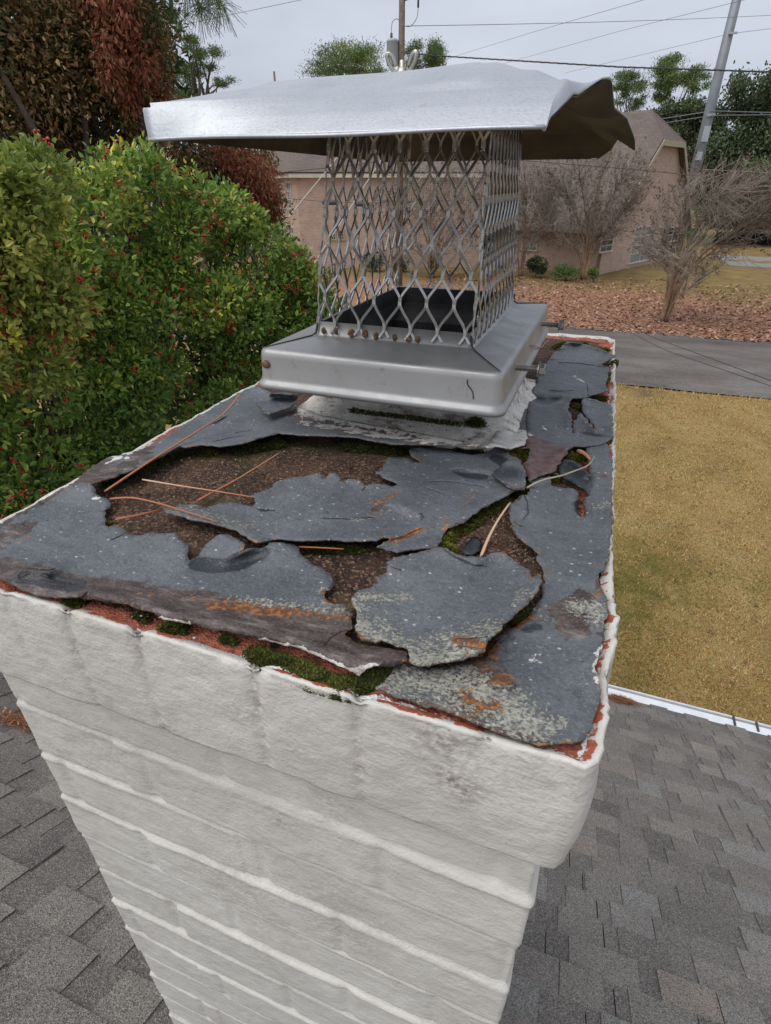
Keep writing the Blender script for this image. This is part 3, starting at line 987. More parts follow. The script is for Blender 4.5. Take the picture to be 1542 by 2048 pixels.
def sheet(name, poly, label, lift, group, paint, rough=0.0024, base_z=-0.2385, und=0.0018, dens=0.005, cracks=()):
    """lift(Q, edge distance) -> extra height; paint: attribute -> list of (polyline, radius, strength)"""
    P = np.array(poly)
    B = resample(P, 0.0022, True)
    w = np.stack([B[:, 0] * 150, B[:, 1] * 150, B[:, 0] * 0], 1)
    B = B + rough * np.stack([fbm(w * 1.5, 91, 5), fbm(w * 1.5 + 9.3, 92, 5)], 1)
    lo, hi = B.min(0), B.max(0)
    gx, gy = np.meshgrid(np.arange(lo[0], hi[0], dens), np.arange(lo[1], hi[1], dens))
    I = np.stack([gx.ravel(), gy.ravel()], 1) + rng.uniform(-0.3, 0.3, (gx.size, 2)) * dens
    I = I[inside(I, B)]
    CK = []
    for ck in cracks:
        ln = resample(np.array(ck), 0.0016)
        ln = ln + 0.0007 * np.stack([fbm(np.column_stack([ln * 300, ln[:, :1] * 0]), 96, 3), fbm(np.column_stack([ln * 300 + 5, ln[:, :1] * 0]), 97, 3)], 1)
        CK.append(ln)
        tg = np.gradient(ln, axis=0)
        nn = np.stack([-tg[:, 1], tg[:, 0]], 1) / (np.linalg.norm(tg, axis=1, keepdims=True) + 1e-12)
        if len(I):
            I = I[seg_dist(I, ln) > 0.003]
        pts_ = np.vstack([ln + nn * o for o in (0.0, 0.0008, -0.0008, 0.0021, -0.0021)])
        I = np.vstack([I, pts_[inside(pts_, B)]])
    bd = seg_dist(I, np.vstack([B[::2], B[:1]]))
    I = I[bd > 0.0018]
    allp = np.vstack([B, I])
    n = len(B)
    r = delaunay_2d_cdt([Vector((float(x), float(y))) for x, y in allp], [(i, (i + 1) % n) for i in range(n)], [], 1, 1e-7)
    V2 = np.array([(v.x, v.y) for v in r[0]])
    tris = [tuple(t) for t in r[2]]
    cen = np.array([V2[list(t)].mean(0) for t in tris])
    keep = inside(cen, B)
    tris = [t for t, k in zip(tris, keep) if k]
    ed = seg_dist(V2, np.vstack([B, B[:1]]))
    p3 = np.stack([V2[:, 0], V2[:, 1], V2[:, 0] * 0], 1)
    z = base_z + und * fbm(p3 * 14, 93) + 0.0011 * fbm(p3 * 48, 95)
    z = z + lift(V2, ed)
    z = z + 0.0048 * np.clip(fbm(p3 * 26, 98, 3), 0, 1) * np.exp(-(ed / 0.007) ** 2)
    cd = np.full(len(V2), 1.0)
    for k_, ln in enumerate(CK):
        dd = seg_dist(V2, ln)
        cd = np.minimum(cd, dd)
        z = z - 0.0020 * np.exp(-(dd / 0.0007) ** 2) + 0.0008 * np.exp(-(dd / 0.004) ** 2)
    me = bpy.data.meshes.new(name)
    me.from_pydata(np.column_stack([V2 * (z / ZT)[:, None], z]).tolist(), [], tris)   # the traced outline lies at its own lifted height
    for k in ("brown", "purple", "white", "lichen", "rust", "wet_shade"):
        arr = np.zeros(len(V2), np.float32)
        for (pl, rr, st) in paint.get(k, []):
            pl = np.array(pl)
            d = seg_dist(V2, pl) if len(pl) > 1 else np.linalg.norm(V2 - pl[0], axis=1)
            arr = np.maximum(arr, st * np.clip(1.0 - (d / rr) ** 2 * 0.6, 0, 1))
        if k == 'rust':
            arr = np.maximum(arr, 0.46 * np.exp(-(ed / 0.0022) ** 2))
        if k == 'brown':
            arr = np.maximum(arr, 0.52 * np.exp(-(ed / 0.0045) ** 2) * (fbm(p3 * 18, 99) > 0.05))
        if k == 'wet_shade':
            arr = np.maximum(arr, (cd < 0.0004).astype(np.float32))  # crack lines coloured dark
        a_ = me.attributes.new(k, 'FLOAT', 'POINT')
        a_.data.foreach_set('value', arr)
    me.polygons.foreach_set('use_smooth', [True] * len(me.polygons))
    me.materials.append(M['membrane'])
    me.update()
    # all facing up
    o = link(name, me)
    if me.polygons and sum(p.normal.z * p.area for p in me.polygons) < 0:
        me.flip_normals()
    md = o.modifiers.new("thickness", 'SOLIDIFY')
    md.thickness = 0.0014
    md.offset = -1.0
    tag(o, label, "roof coating", group)
    return o


def bumpz(V, line, r, h):
    pl = np.array(line)
    d = seg_dist(V, pl) if len(pl) > 1 else np.linalg.norm(V - pl[0], axis=1)
    return h * np.exp(-(d / r) ** 2)


LT = tr("C 610 145 520 122 440 135 200 115 0 110 B 1400 110 1200 108 1080 95 900 55 770 45 620 42 480 38 330 25 290 20 150 60 0 105 "
        "A 1000 125 870 110 740 130 690 120 600 170 480 230 400 280 280 320 150 370 0 420 40 450 45 490 90 520 140 525 165 570 160 590 120 620 112 690 130 745 175 735 210 720 250 760 310 800 "
        "380 815 420 810 470 790 540 800 600 795 650 790 690 840 755 880 755 960 765 1005 850 960 900 880 1000 805 1080 810 1190 870 1180 920 1040 995 1110 960 1230 915 1325 910 "
        "B 230 870 330 862 420 875 455 920 480 970 560 1030 690 1100 715 1160 735 1180 715 1215 690 1230 660 1220 650 1260 660 1300 700 1335 820 1345 860 1385 865 1440 "
        "H 1165 215 1170 270 1110 295 1200 350 1330 370 1450 390 1440 440 1400 470 1280 465 1255 485 1200 512 1120 480 1020 430 900 380 700 335 560 300 420 275 300 245 180 225 130 190 60 170 0 150 "
        "F 1130 1560 1000 1540 840 1530 800 1490 700 1500 620 1500 430 1500 250 1430 100 1370 0 1310 w -0.425 0.207 -0.431 0.225 F 0 735 180 645 400 508 640 378 780 298 960 160 1090 78 1340 30 "
        "A 430 135 640 15 E 0 275 100 208 250 128 345 90 w -0.36 0.60 -0.30 0.57 -0.20 0.56 -0.09 0.55 D 830 450 780 560 745 740 750 890 735 960")
edge_top = tr("C 440 135 0 110 B 1200 108 900 55 620 42 330 25 150 60 0 105 A 870 110 690 120 480 230 280 320 0 420")
front_lip = tr("F 840 1530 H 60 170 180 225 420 275 700 335 900 380 1120 480 1200 512 1400 470")
brown_line = tr("F 0 1220 250 1290 500 1380 800 1420 H 0 105 200 125 400 160 600 200 800 230 1000 245 1150 230")
collar_line = tr("E 620 200 800 260 1000 290 1200 320 1500 380 C 100 20 400 40 600 60")


def lift_LT(V, ed):
    z = bumpz(V, edge_top, 0.022, 0.0075)
    z += bumpz(V, front_lip, 0.016, 0.008) - bumpz(V, front_lip, 0.004, 0.006)
    z += bumpz(V, tr("A 1325 910 1180 880 1000 810"), 0.010, 0.004)
    z -= bumpz(V, tr("A 850 1000 1000 1040 1180 1020 1290 950"), 0.012, 0.0045)
    z += bumpz(V, tr("F 180 1250 290 1210 520 1230"), 0.008, 0.006)
    z += bumpz(V, [(-0.30, 0.57), (-0.09, 0.56)], 0.05, 0.004)
    z += 0.002 * np.exp(-(ed / 0.012) ** 2)
    return z


W = []
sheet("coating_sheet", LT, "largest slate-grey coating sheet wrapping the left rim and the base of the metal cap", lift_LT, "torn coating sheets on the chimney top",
      {'brown': [(brown_line, 0.016, 1.0), (tr("H 300 190 600 240 900 280 1100 330 1300 410"), 0.022, 1.1), (tr("H 700 290 1000 300 1380 420"), 0.014, 1.2), (tr("F 0 950 100 880 200 800"), 0.016, 0.75),
                 (tr("F 0 740 400 510 780 310 1100 120"), 0.010, 0.9), (tr("F 960 300 1250 190 1480 80 A 300 130 430 130"), 0.016, 0.72), (tr("F 0 1270 200 1330 420 1440 620 1480"), 0.014, 1.0)],
       'rust': [(tr("H 440 150 620 165 760 190 850 190"), 0.006, 0.95), (tr("H 0 95 250 100 440 140"), 0.003, 0.7), (tr("H 850 190 1000 205 1150 215"), 0.004, 0.75), (tr("F 1050 220 1180 200"), 0.005, 0.6), (tr("B 640 1250 690 1320"), 0.004, 0.75), (tr("F 220 930 330 890"), 0.004, 0.75),
                (tr("H 1120 300 1240 350"), 0.004, 0.7)],
       'lichen': [(tr("H 560 130 760 150 950 170 1130 190"), 0.008, 0.66), (tr("B 640 1230 690 1320 800 1370"), 0.006, 0.7), (tr("A 740 980 760 990"), 0.006, 0.7), (tr("E 150 300 400 330 800 400"), 0.02, 0.36)],
       'white': [(tr("E 640 330 900 362 1100 400 1300 425 1500 440"), 0.013, 0.62), (collar_line, 0.034, 0.92), (tr("E 620 190 900 290"), 0.020, 0.6), (tr("H 700 338 900 385 1120 485 1200 512 1280 470"), 0.0035, 0.95), (tr("H 180 225 320 250"), 0.003, 0.9), (tr("F 1110 130 1200 80 1340 30"), 0.004, 0.9), (tr("F 1090 70 1160 60"), 0.004, 0.8), (tr("A 30 525 60 525"), 0.003, 0.9), (tr("F 1290 80 1310 85"), 0.003, 0.9),
                 (tr("E 0 270 100 205 250 125 345 85"), 0.006, 0.85), (tr("F 0 735 400 508 640 378 780 298"), 0.0035, 0.9)],
       'purple': [(tr("E 480 250 640 290 760 350 900 330 1000 330 1200 380 1400 420"), 0.020, 0.62), (tr("C 0 60 300 90 600 100"), 0.016, 0.6)],
       'wet_shade': [(tr("A 850 1030 980 1050 1150 1030 1300 950"), 0.011, 0.9), (tr("E 100 330 150 295"), 0.004, 0.7), (tr("F 200 1290 420 1320 600 1360 780 1390"), 0.009, 0.9)]}, cracks=[tr("H 1030 360 1060 322 1110 294"), tr("F 285 1212 420 1226 535 1226"), tr("F 480 1290 640 1350 800 1372"), tr("E 225 387 300 375"), tr("E 90 440 180 420 270 405"), tr("E 80 332 160 290"), tr("F 1180 905 1235 880")])  # torn pocket's crescent: its shadow and damp are both put into the colour

TG = tr("A 560 605 640 598 710 570 800 570 840 578 900 600 1000 560 1100 555 1250 592 1280 560 1270 525 1235 510 B 90 500 250 440 260 405 350 370 500 355 610 325 650 370 665 375 680 330 730 320 790 390 850 375 920 385 970 435 1000 410 "
        "1090 405 1180 440 1215 415 1110 365 1045 325 1110 290 1110 260 1140 205 1300 215 1335 245 1400 250 1330 200 1305 160 1330 125 1400 135 1520 140 C 0 140 100 150 270 180 320 190 420 175 465 150 540 125 610 150 620 190 700 230 730 330 730 440 640 470 "
        "560 520 400 600 260 710 170 740 100 800 90 860 50 897 0 903 B 1530 893 1460 905 1300 928 1200 943 1060 905 1090 880 1160 850 1160 830 1100 825 1060 850 920 850 800 850 700 840 540 850 400 845 290 835 170 855 A 1290 870 1180 800 1100 755 980 725 800 690 680 655 600 640")
tg_edge = tr("A 680 655 980 725 1180 800 1290 870")
tg_low = tr("B 400 845 700 842 1060 850")


def lift_TG(V, ed):
    z = bumpz(V, tg_edge, 0.012, 0.006) + bumpz(V, tg_low, 0.012, 0.007)
    z += bumpz(V, tr("B 1200 560 1420 640 1430 740"), 0.007, 0.004) - bumpz(V, tr("B 1000 680 1350 690"), 0.006, 0.002)
    z += bumpz(V, tr("C 640 470 400 600 170 740"), 0.010, 0.004)
    z -= bumpz(V, tr("C 200 330 320 340 430 350"), 0.007, 0.0045)
    z += bumpz(V, tr("B 100 500 350 370 730 320 1000 410"), 0.008, 0.003)
    return z + 0.001


sheet("coating_sheet", TG, "tongue of grey coating lifting between the two bare brown hollows", lift_TG, "torn coating sheets on the chimney top",
      {'rust': [(tr("B 1000 570 1120 540 1210 470"), 0.0035, 0.85), (tr("B 1000 650 1080 660"), 0.0035, 0.8), (tr("B 1260 660 1340 640"), 0.0030, 0.85), (tr("B 1160 850 1300 815 1400 760"), 0.0045, 0.9), (tr("C 260 560 340 470"), 0.003, 0.72), (tr("C 100 760 150 680"), 0.0035, 0.7), (tr("B 270 540 300 550"), 0.003, 0.66)],
       'brown': [(tr("B 1030 620 1110 570 1150 580"), 0.0045, 0.95), (tr("B 800 680 1000 670"), 0.0012, 0.7)],
       'lichen': [(tr("A 600 620 800 640 1000 680 1200 740"), 0.012, 0.55), (tr("B 850 690 1000 680"), 0.002, 0.8), (tr("B 1060 880 1200 900"), 0.008, 0.45), (tr("A 740 580 830 580"), 0.004, 0.7)],
       'wet_shade': [(tr("C 230 320 300 350 400 360"), 0.0085, 0.9), (tr("C 520 220 620 280 700 400 560 330"), 0.010, 1.0), (tr("B 170 620 210 620"), 0.0025, 0.9), (tr("B 1400 640 1415 700"), 0.0025, 0.8), (tr("B 560 430 590 432"), 0.002, 0.9)]}, cracks=[tr("B 1062 852 1160 846 1230 835 1310 800 1385 765"), tr("C 0 395 200 402 420 440"), tr("B 1440 450 1540 482"), tr("B 945 462 972 436"), tr("B 140 612 250 622"), tr("B 640 680 860 690 1010 676")])

FF = tr("B 1030 1190 1060 1130 1120 1110 1145 1050 1120 1020 1170 1000 1180 975 1300 960 1480 914 C 0 908 70 895 130 920 230 960 300 972 420 982 480 950 560 940 640 985 700 1040 770 1070 780 1135 855 1110 862 1170 845 1220 795 1285 695 1385 635 1435 555 1525 "
        "G 930 300 890 340 850 395 845 420 740 458 640 472 560 488 452 468 452 400 330 368 210 350 176 300 190 270 186 210 160 180 165 150 190 100 270 95")


def lift_FF(V, ed):
    z = bumpz(V, tr("C 855 1150 795 1285 635 1435 G 900 340"), 0.016, 0.007)
    z += bumpz(V, tr("G 560 488 740 458 845 420"), 0.014, 0.006)
    z -= bumpz(V, tr("C 330 1200 440 1050 480 1000"), 0.009, 0.0035)
    z += bumpz(V, tr("C 250 1180 380 1020"), 0.008, 0.003)
    z += bumpz(V, tr("G 700 352 800 350 890 330"), 0.006, 0.0035)
    z += 0.0025 * np.exp(-(ed / 0.008) ** 2)
    return z + 0.002


sheet("coating_sheet", FF, "rounded flap of grey coating crusted with pale lichen along its front edge", lift_FF, "torn coating sheets on the chimney top",
      {'lichen': [(tr("G 180 160 220 260 330 340 450 400 600 400 720 360 900 310"), 0.016, 0.66), (tr("G 450 440 600 460 750 430"), 0.010, 0.85), (tr("G 200 130 330 140 470 140"), 0.007, 0.72), (tr("G 180 280 300 340"), 0.008, 0.85), (tr("C 640 1330 720 1230"), 0.007, 0.55), (tr("C 850 1220 760 1320"), 0.006, 0.6), (tr("B 1150 1010 1280 1000"), 0.006, 0.5), (tr("G 200 200 300 250"), 0.02, 0.45),
                  (tr("G 350 300 600 310 850 290"), 0.025, 0.36)],
       'rust': [(tr("G 700 360 800 370 850 400"), 0.006, 0.78), (tr("G 190 330 220 350"), 0.004, 0.7), (tr("C 780 1135 790 1100"), 0.003, 0.7)],
       'brown': [(tr("G 750 400 830 410"), 0.008, 0.8)],
       'wet_shade': [(tr("C 330 1200 440 1080"), 0.004, 0.35)]}, cracks=[tr("B 1140 1040 1180 1060 1222 1074"), tr("C 100 912 200 985 340 1045 410 1050"), tr("G 700 356 800 352 895 338")])

RR = tr("C 780 400 860 370 925 355 940 390 935 430 1020 448 1110 450 1150 480 1130 600 1170 670 1190 650 1182 540 1230 500 1250 430 1240 320 1225 250 1200 130 1290 115 1350 95 1390 150 1398 230 1405 340 1400 540 1415 650 1390 830 1380 960 1350 1060 1290 1120 1310 1220 1350 1270 1370 1340 1370 1420 "
        "G 1470 260 1460 340 1415 500 1440 600 1455 640 1410 730 1390 800 1360 870 1250 890 1160 900 1000 868 860 808 700 735 500 682 360 632 280 600 335 580 390 500 440 478 470 492 560 506 650 498 750 478 856 440 890 400 926 345 996 300 1066 240 1136 150 1155 60 C 892 1190 872 1110 866 1060 826 990 836 950 776 890 696 840 645 790 635 730 605 580 705 500 760 500")


def lift_RR(V, ed):
    z = bumpz(V, tr("C 605 580 635 730 696 840 836 970"), 0.010, 0.004)
    z -= bumpz(V, tr("C 1140 560 1165 640"), 0.006, 0.004)
    z += 0.0015 * np.exp(-(ed / 0.008) ** 2) - bumpz(V, tr("G 470 492 850 440 926 345 1066 240"), 0.02, 0.004)
    return z


sheet("coating_sheet", RR, "long slate-grey coating strip running down the right rim to the front corner", lift_RR, "torn coating sheets on the chimney top",
      {'lichen': [(tr("G 400 540 600 560 800 620 950 700 1050 780"), 0.020, 0.82), (tr("G 700 680 950 780 1080 830"), 0.014, 0.72), (tr("G 1330 190 1420 200 1440 260"), 0.012, 0.78), (tr("G 1180 830 1250 780"), 0.005, 0.8), (tr("G 1120 200 1150 260"), 0.006, 0.6), (tr("G 450 490 600 520"), 0.012, 0.8),
                  (tr("C 1290 600 1390 560"), 0.008, 0.62), (tr("G 1360 540 1330 640"), 0.008, 0.45), (tr("G 1000 640 1100 760"), 0.02, 0.42)],
       'rust': [(tr("G 890 380 880 460"), 0.006, 0.8), (tr("G 800 480 860 500"), 0.006, 0.75), (tr("G 900 560 960 560"), 0.006, 0.85), (tr("G 820 700 900 690"), 0.008, 0.75), (tr("G 1000 290 1090 220"), 0.006, 0.85), (tr("G 1420 130 1450 110"), 0.004, 0.8), (tr("C 1290 1030 1310 1060"), 0.003, 0.8), (tr("G 740 640 800 720"), 0.007, 0.7)],
       'brown': [(tr("G 1270 210 1300 300"), 0.013, 1.0), (tr("G 1300 170 1360 130"), 0.009, 0.9), (tr("G 780 560 900 570"), 0.013, 0.95), (tr("G 730 650 820 720"), 0.010, 0.85), (tr("G 480 690 700 740 1000 870"), 0.006, 0.85), (tr("G 800 440 860 470"), 0.008, 0.9), (tr("C 1310 1220 1320 1140"), 0.004, 0.9), (tr("G 1000 830 1160 890"), 0.006, 0.85)],
       'white': [(tr("G 1150 430 1190 470"), 0.014, 0.36), (tr("G 1410 560 1430 480 1460 400"), 0.005, 0.7)],
       'purple': [(tr("C 1300 350 1390 380"), 0.008, 0.72)],
       'wet_shade': [(tr("G 1120 290 1060 310"), 0.006, 0.7), (tr("G 960 620 950 590"), 0.004, 0.8), (tr("C 1140 560 1165 650"), 0.005, 0.9), (tr("G 990 340 940 380"), 0.004, 0.7)]}, cracks=[tr("C 722 492 752 560 757 640 722 690"), tr("C 640 700 690 735")])

RB = tr("D 830 445 900 330 960 250 1060 165 1190 185 1330 230 1435 275 1315 345 1385 362 1370 440 1350 490 1372 540 1215 588 1170 600 1090 600 1062 690 1085 730 1100 875 1108 870 1110 780 1165 712 1280 850 1284 845 1178 705 1172 610 1200 598 1270 612 1400 652 1402 720 1405 800 1415 900 1340 950 1250 968 1110 972 1060 1000 "
        "C 1060 172 990 262 962 318 850 350 765 398 745 340 722 262 768 200 770 135 700 140 D 740 975 750 890 745 740 780 560")


def lift_RB(V, ed):
    z = 0.0022 * np.exp(-(ed / 0.009) ** 2)
    z -= bumpz(V, tr("D 800 600 900 640 960 610"), 0.012, 0.0045)
    z -= bumpz(V, tr("D 1180 860 1300 900 1400 890"), 0.016, 0.004)
    z += bumpz(V, tr("D 1060 165 1190 185 1400 270"), 0.02, 0.003)
    return z + 0.0015


sheet("coating_sheet", RB, "cracked grey coating sheet behind the right bolts of the metal cap", lift_RB, "torn coating sheets on the chimney top",
      {'purple': [(tr("C 780 100 900 150 960 220 860 290 780 320"), 0.022, 1.0), (tr("C 980 240 1060 190"), 0.012, 0.9), (tr("D 650 880 740 830"), 0.01, 0.6)],
       'white': [(tr("D 740 880 600 900"), 0.014, 0.5), (tr("D 860 820 900 850"), 0.004, 0.6), (tr("D 1110 430 1180 480"), 0.006, 0.55)],
       'wet_shade': [(tr("D 790 600 880 640 960 610"), 0.012, 0.75), (tr("D 860 850 890 860"), 0.004, 0.9), (tr("D 1190 870 1290 890 1390 900"), 0.010, 0.6), (tr("D 840 600 930 610"), 0.004, 1.0)],
       'brown': [(tr("D 1180 880 1330 890"), 0.004, 0.7)]}, cracks=[tr("D 1000 330 1150 336 1255 352"), tr("D 930 545 1000 551 1090 545"), tr("D 1210 500 1216 585")])

sheet("coating_flake", tr("C 250 930 270 870 330 825 380 822 402 870 395 930 330 962 270 955"), "small black coating flake lying in the mossy right hollow", lambda V, e: 0.004 - 0.003 * np.exp(-(e / .004) ** 2), None, {'wet_shade': [(tr("C 320 900"), 0.03, 1.0)]}, base_z=-0.243, dens=0.003)
sheet("coating_flake", tr("C 985 268 1050 225 1120 245 1180 290 1240 340 1252 430 1225 500 1160 440 1120 410 1040 370 990 320"), "curled black coating flake under the bent grass stem near the right rim", lambda V, e: 0.006 + bumpz(V, tr("C 1120 245 1240 340"), .01, .006), None, {'wet_shade': [(tr("C 1100 300 1200 430"), 0.05, 1.0)]}, base_z=-0.243, dens=0.003)
sheet("coating_flake", tr("C 480 345 520 300 600 225 690 240 740 320 735 420 730 455 640 455 600 430 560 400"), "square dark coating patch beside the bright green moss tuft", lambda V, e: 0.0065 + 0 * e, None, {'wet_shade': [(tr("C 600 330"), 0.03, 0.62)], 'lichen': [(tr("C 610 420 660 425"), 0.002, 0.8)]}, base_z=-0.2375, dens=0.003)
sheet("coating_flake", tr("E 420 200 430 140 530 135 610 150 600 190 560 230 480 255 430 270 400 265 350 205 380 190"), "dark folded coating scrap tucked under the left front of the cap", lambda V, e: 0.010 + bumpz(V, tr("E 430 140 560 150"), .01, .008), None, {'wet_shade': [(tr("E 480 180 560 190"), 0.012, 0.7)]}, base_z=-0.237, dens=0.003)

# ------------------------------------------------------------------ pine needles, stems and moss lying on the top


def lying(name, crop_pts, label, cat, mat, r, zs, group=None, tint=(0.3, 0.6), strands=1):
    pts = tr(crop_pts)
    zz_ = np.interp(np.linspace(0, 1, len(pts)), np.linspace(0, 1, len(zs)), zs)
    P = smooth_line(np.column_stack([pts, zz_]), 0.006)
    m = MB()
    side = np.array([0.0006, 0.0009, 0.0])
    for s in range(strands):
        rr = r * np.linspace(1.0, 0.55, len(P))
        rr[0] *= 0.8
        k = (s - (strands - 1) / 2)
        m.tube(P + side * k * 1.4 + np.array([0, 0, 0.0004 * s]), rr, 6, tint=0)
    V = np.concatenate(m.v)
    m.a = {'tint': [(0, np.linspace(tint[0], tint[1], len(V)))]}
    o = m.build(name, mat, None, True)
    return tag(o, label, cat, group)


NG = "fallen pine needles on the chimney top"
lying("pine_needle", "A 135 525 500 320 860 110 1050 0 E 265 265", "longest orange pine needle crossing the left rim to below the metal cap", "pine needle", M['needle'], 0.0010, [-0.233, -0.226, -0.222, -0.216], NG, (0.2, 0.55), 2)
lying("pine_needle", "A 415 427 700 475 980 525 1270 588", "pale-tipped orange pine needle lying across the middle of the brown hollow", "pine needle", M['needle'], 0.0009, [-0.234, -0.234, -0.231], NG, (1.0, 0.3))
lying("pine_needle", "A 835 568 1100 430 1300 310 1460 207", "split pine needle rising to the right over a crack in the brown hollow", "pine needle", M['needle'], 0.0009, [-0.237, -0.236, -0.236], NG, (0.1, 0.7), 2)
lying("pine_needle", "A 170 585 340 585 540 635 760 715 1005 808", "curved orange pine needle running down to the dark torn pocket", "pine needle", M['needle'], 0.00095, [-0.233, -0.231, -0.228], NG, (0.4, 0.15))
lying("pine_needle", "A 215 728 380 690 545 648", "short reddish pine needle at the left edge of the brown hollow", "pine needle", M['needle'], 0.0009, [-0.235, -0.236, -0.236], NG, (0.5, 0.1), 2)
lying("pine_needle", "B 455 918 640 925 800 935", "straight short pine needle under the lifted coating tongue", "pine needle", M['needle'], 0.0009, [-0.238, -0.238], NG, (0.1, 0.4))
lying("grass_stem", "C 735 497 800 475 880 457 1000 440 1100 412 1180 390 1220 365 1242 330", "pale bent grass stem lying across the right coating strip", "grass stem", M['stem'], 0.0010, [-0.2335, -0.229, -0.226, -0.222])
lying("grass_stem", "C 395 965 450 850 520 740 605 635", "tan straw blade standing in the mossy right hollow", "grass stem", M['needle'], 0.00095, [-0.241, -0.236, -0.231], None, (0.8, 0.95), 2)
lying("dead_leaf", "C 1135 195 1180 230 1225 285", "narrow curled brown leaf beside the right-hand moss", "leaf", M['needle'], 0.0024, [-0.235, -0.233, -0.232], None, (0.75, 0.5))


def moss(paths, seed):
    r = np.random.default_rng(seed)
    V, F, T = [], [], []
    n0 = 0
    for (pl, width, height, n, hue) in paths:
        pl = np.array(tr(pl))
        if len(pl) == 1:
            pl = np.vstack([pl, pl + 0.001])
        d = np.r_[0, np.cumsum(np.linalg.norm(np.diff(pl, axis=0), axis=1))]
        t = r.uniform(0, d[-1], n)
        c = np.stack([np.interp(t, d, pl[:, 0]), np.interp(t, d, pl[:, 1])], 1)
        a = r.uniform(0, 6.283, n)
        rr = width * np.sqrt(r.uniform(0, 1, n))
        c = c + np.stack([np.cos(a), np.sin(a)], 1) * rr[:, None]
        ok = (c[:, 1] > CY0 - 0.001) & (c[:, 0] < CX1 + 0.003)
        c, rr = c[ok], rr[ok]
        n = len(c)
        fall = 1 - (rr / width) ** 2
        cl = 0.6 + 0.6 * fbm(np.stack([c[:, 0] * 110, c[:, 1] * 110, c[:, 0] * 0], 1), 5)
        z0 = -0.2455 + height * fall * np.clip(cl, 0.15, 1.2)
        # each sprig: a little four-leaf star
        for q in range(3):
            aa = r.uniform(0, 6.283, n)
            ln = r.uniform(0.0011, 0.0024, n)
            up = r.uniform(0.2, 1.3, n)
            dirv = np.stack([np.cos(aa), np.sin(aa), up], 1)
            dirv /= np.linalg.norm(dirv, axis=1, keepdims=True)
            side = np.stack([-np.sin(aa), np.cos(aa), 0 * aa], 1)
            b = np.column_stack([c, z0])
            w = ln[:, None] * 0.28
            v = np.stack([b - side * w, b + side * w, b + dirv * ln[:, None] + side * w * 0.3, b + dirv * ln[:, None] - side * w * 0.3], 1).reshape(-1, 3)
            V.append(v)
            F.append((np.arange(n)[:, None] * 4 + np.arange(4)) + n0)
            T.append(np.repeat(np.clip(hue + 0.28 * r.normal(size=n) + 0.25 * (cl - 0.6), 0, 1), 4))
            n0 += 4 * n
    o = quads_mesh("moss", np.concatenate(V), np.concatenate(F), M['moss'], None, {'tint': np.concatenate(T)}, False)
    tag(o, "green and olive moss filling the gaps and edges of the chimney top", "moss", None, "stuff")


moss([("H 500 300 560 330", 0.004, 0.004, 300, .4), ("H 650 380 700 395 800 430 900 465", 0.0075, 0.0065, 3200, .4), ("H 900 470 1000 515 1080 545 1150 570", 0.0095, 0.0075, 4200, .5),
      ("H 1150 540 1280 520 1380 490", 0.008, 0.006, 2200, .38), ("H 200 255 290 265", 0.006, 0.007, 900, .4), ("F 640 1530 740 1500 800 1510", 0.005, 0.006, 600, .4), ("F 1380 1640 1470 1680", 0.004, 0.005, 400, .4),
      ("A 120 390 250 330 350 290", 0.007, 0.006, 1300, .25), ("A 360 280 450 250 560 220", 0.010, 0.007, 1900, .62), ("A 600 200 700 160", 0.008, 0.006, 1000, .35), ("A 850 150 960 150", 0.007, 0.006, 1000, .45), ("A 1100 130 1300 110 1480 80", 0.009, 0.008, 2400, .3),
      ("B 0 140 150 110 300 90", 0.009, 0.007, 2200, .35), ("B 800 100 1000 120 1250 140", 0.010, 0.007, 2600, .18), ("A 130 690 160 700", 0.004, 0.005, 400, .6), ("B 760 890 850 890 920 890", 0.006, 0.006, 900, .35), ("B 540 890 740 895", 0.004, 0.005, 500, .15),
      ("C 130 830 170 760 230 750", 0.007, 0.007, 1700, .72), ("C 230 760 330 690 400 630 500 570 600 510", 0.006, 0.007, 3000, .55), ("C 110 870 170 890", 0.006, 0.006, 1000, .78),
      ("C 640 190 690 170 740 180", 0.008, 0.014, 2200, .95), ("C 200 140 420 165", 0.006, 0.006, 1000, .25), ("C 690 480 740 440", 0.005, 0.006, 700, .35), ("C 1080 190 1150 160 1190 190", 0.009, 0.010, 1900, .55), ("C 940 350 980 360", 0.004, 0.008, 500, .75),
      ("D 1110 630 1150 650", 0.009, 0.007, 1300, .6), ("D 1250 590 1310 585 1350 590", 0.008, 0.007, 1300, .5), ("D 1330 350 1400 340 1440 310", 0.008, 0.008, 1500, .45), ("D 1380 390 1370 440 1350 480", 0.006, 0.008, 1100, .62), ("D 1350 210 1370 225", 0.008, 0.008, 700, .7), ("D 1190 170 1205 175", 0.006, 0.008, 500, .65),
      ("D 1350 900 1360 950", 0.004, 0.010, 500, .95), ("D 990 190 1050 185", 0.012, 0.012, 1400, .6), ("G 1010 245 1090 190", 0.003, 0.004, 500, .45), ("C 1390 460 1395 470", 0.004, 0.006, 250, .7), ("C 680 1430 720 1400", 0.003, 0.004, 300, .3)], 17)


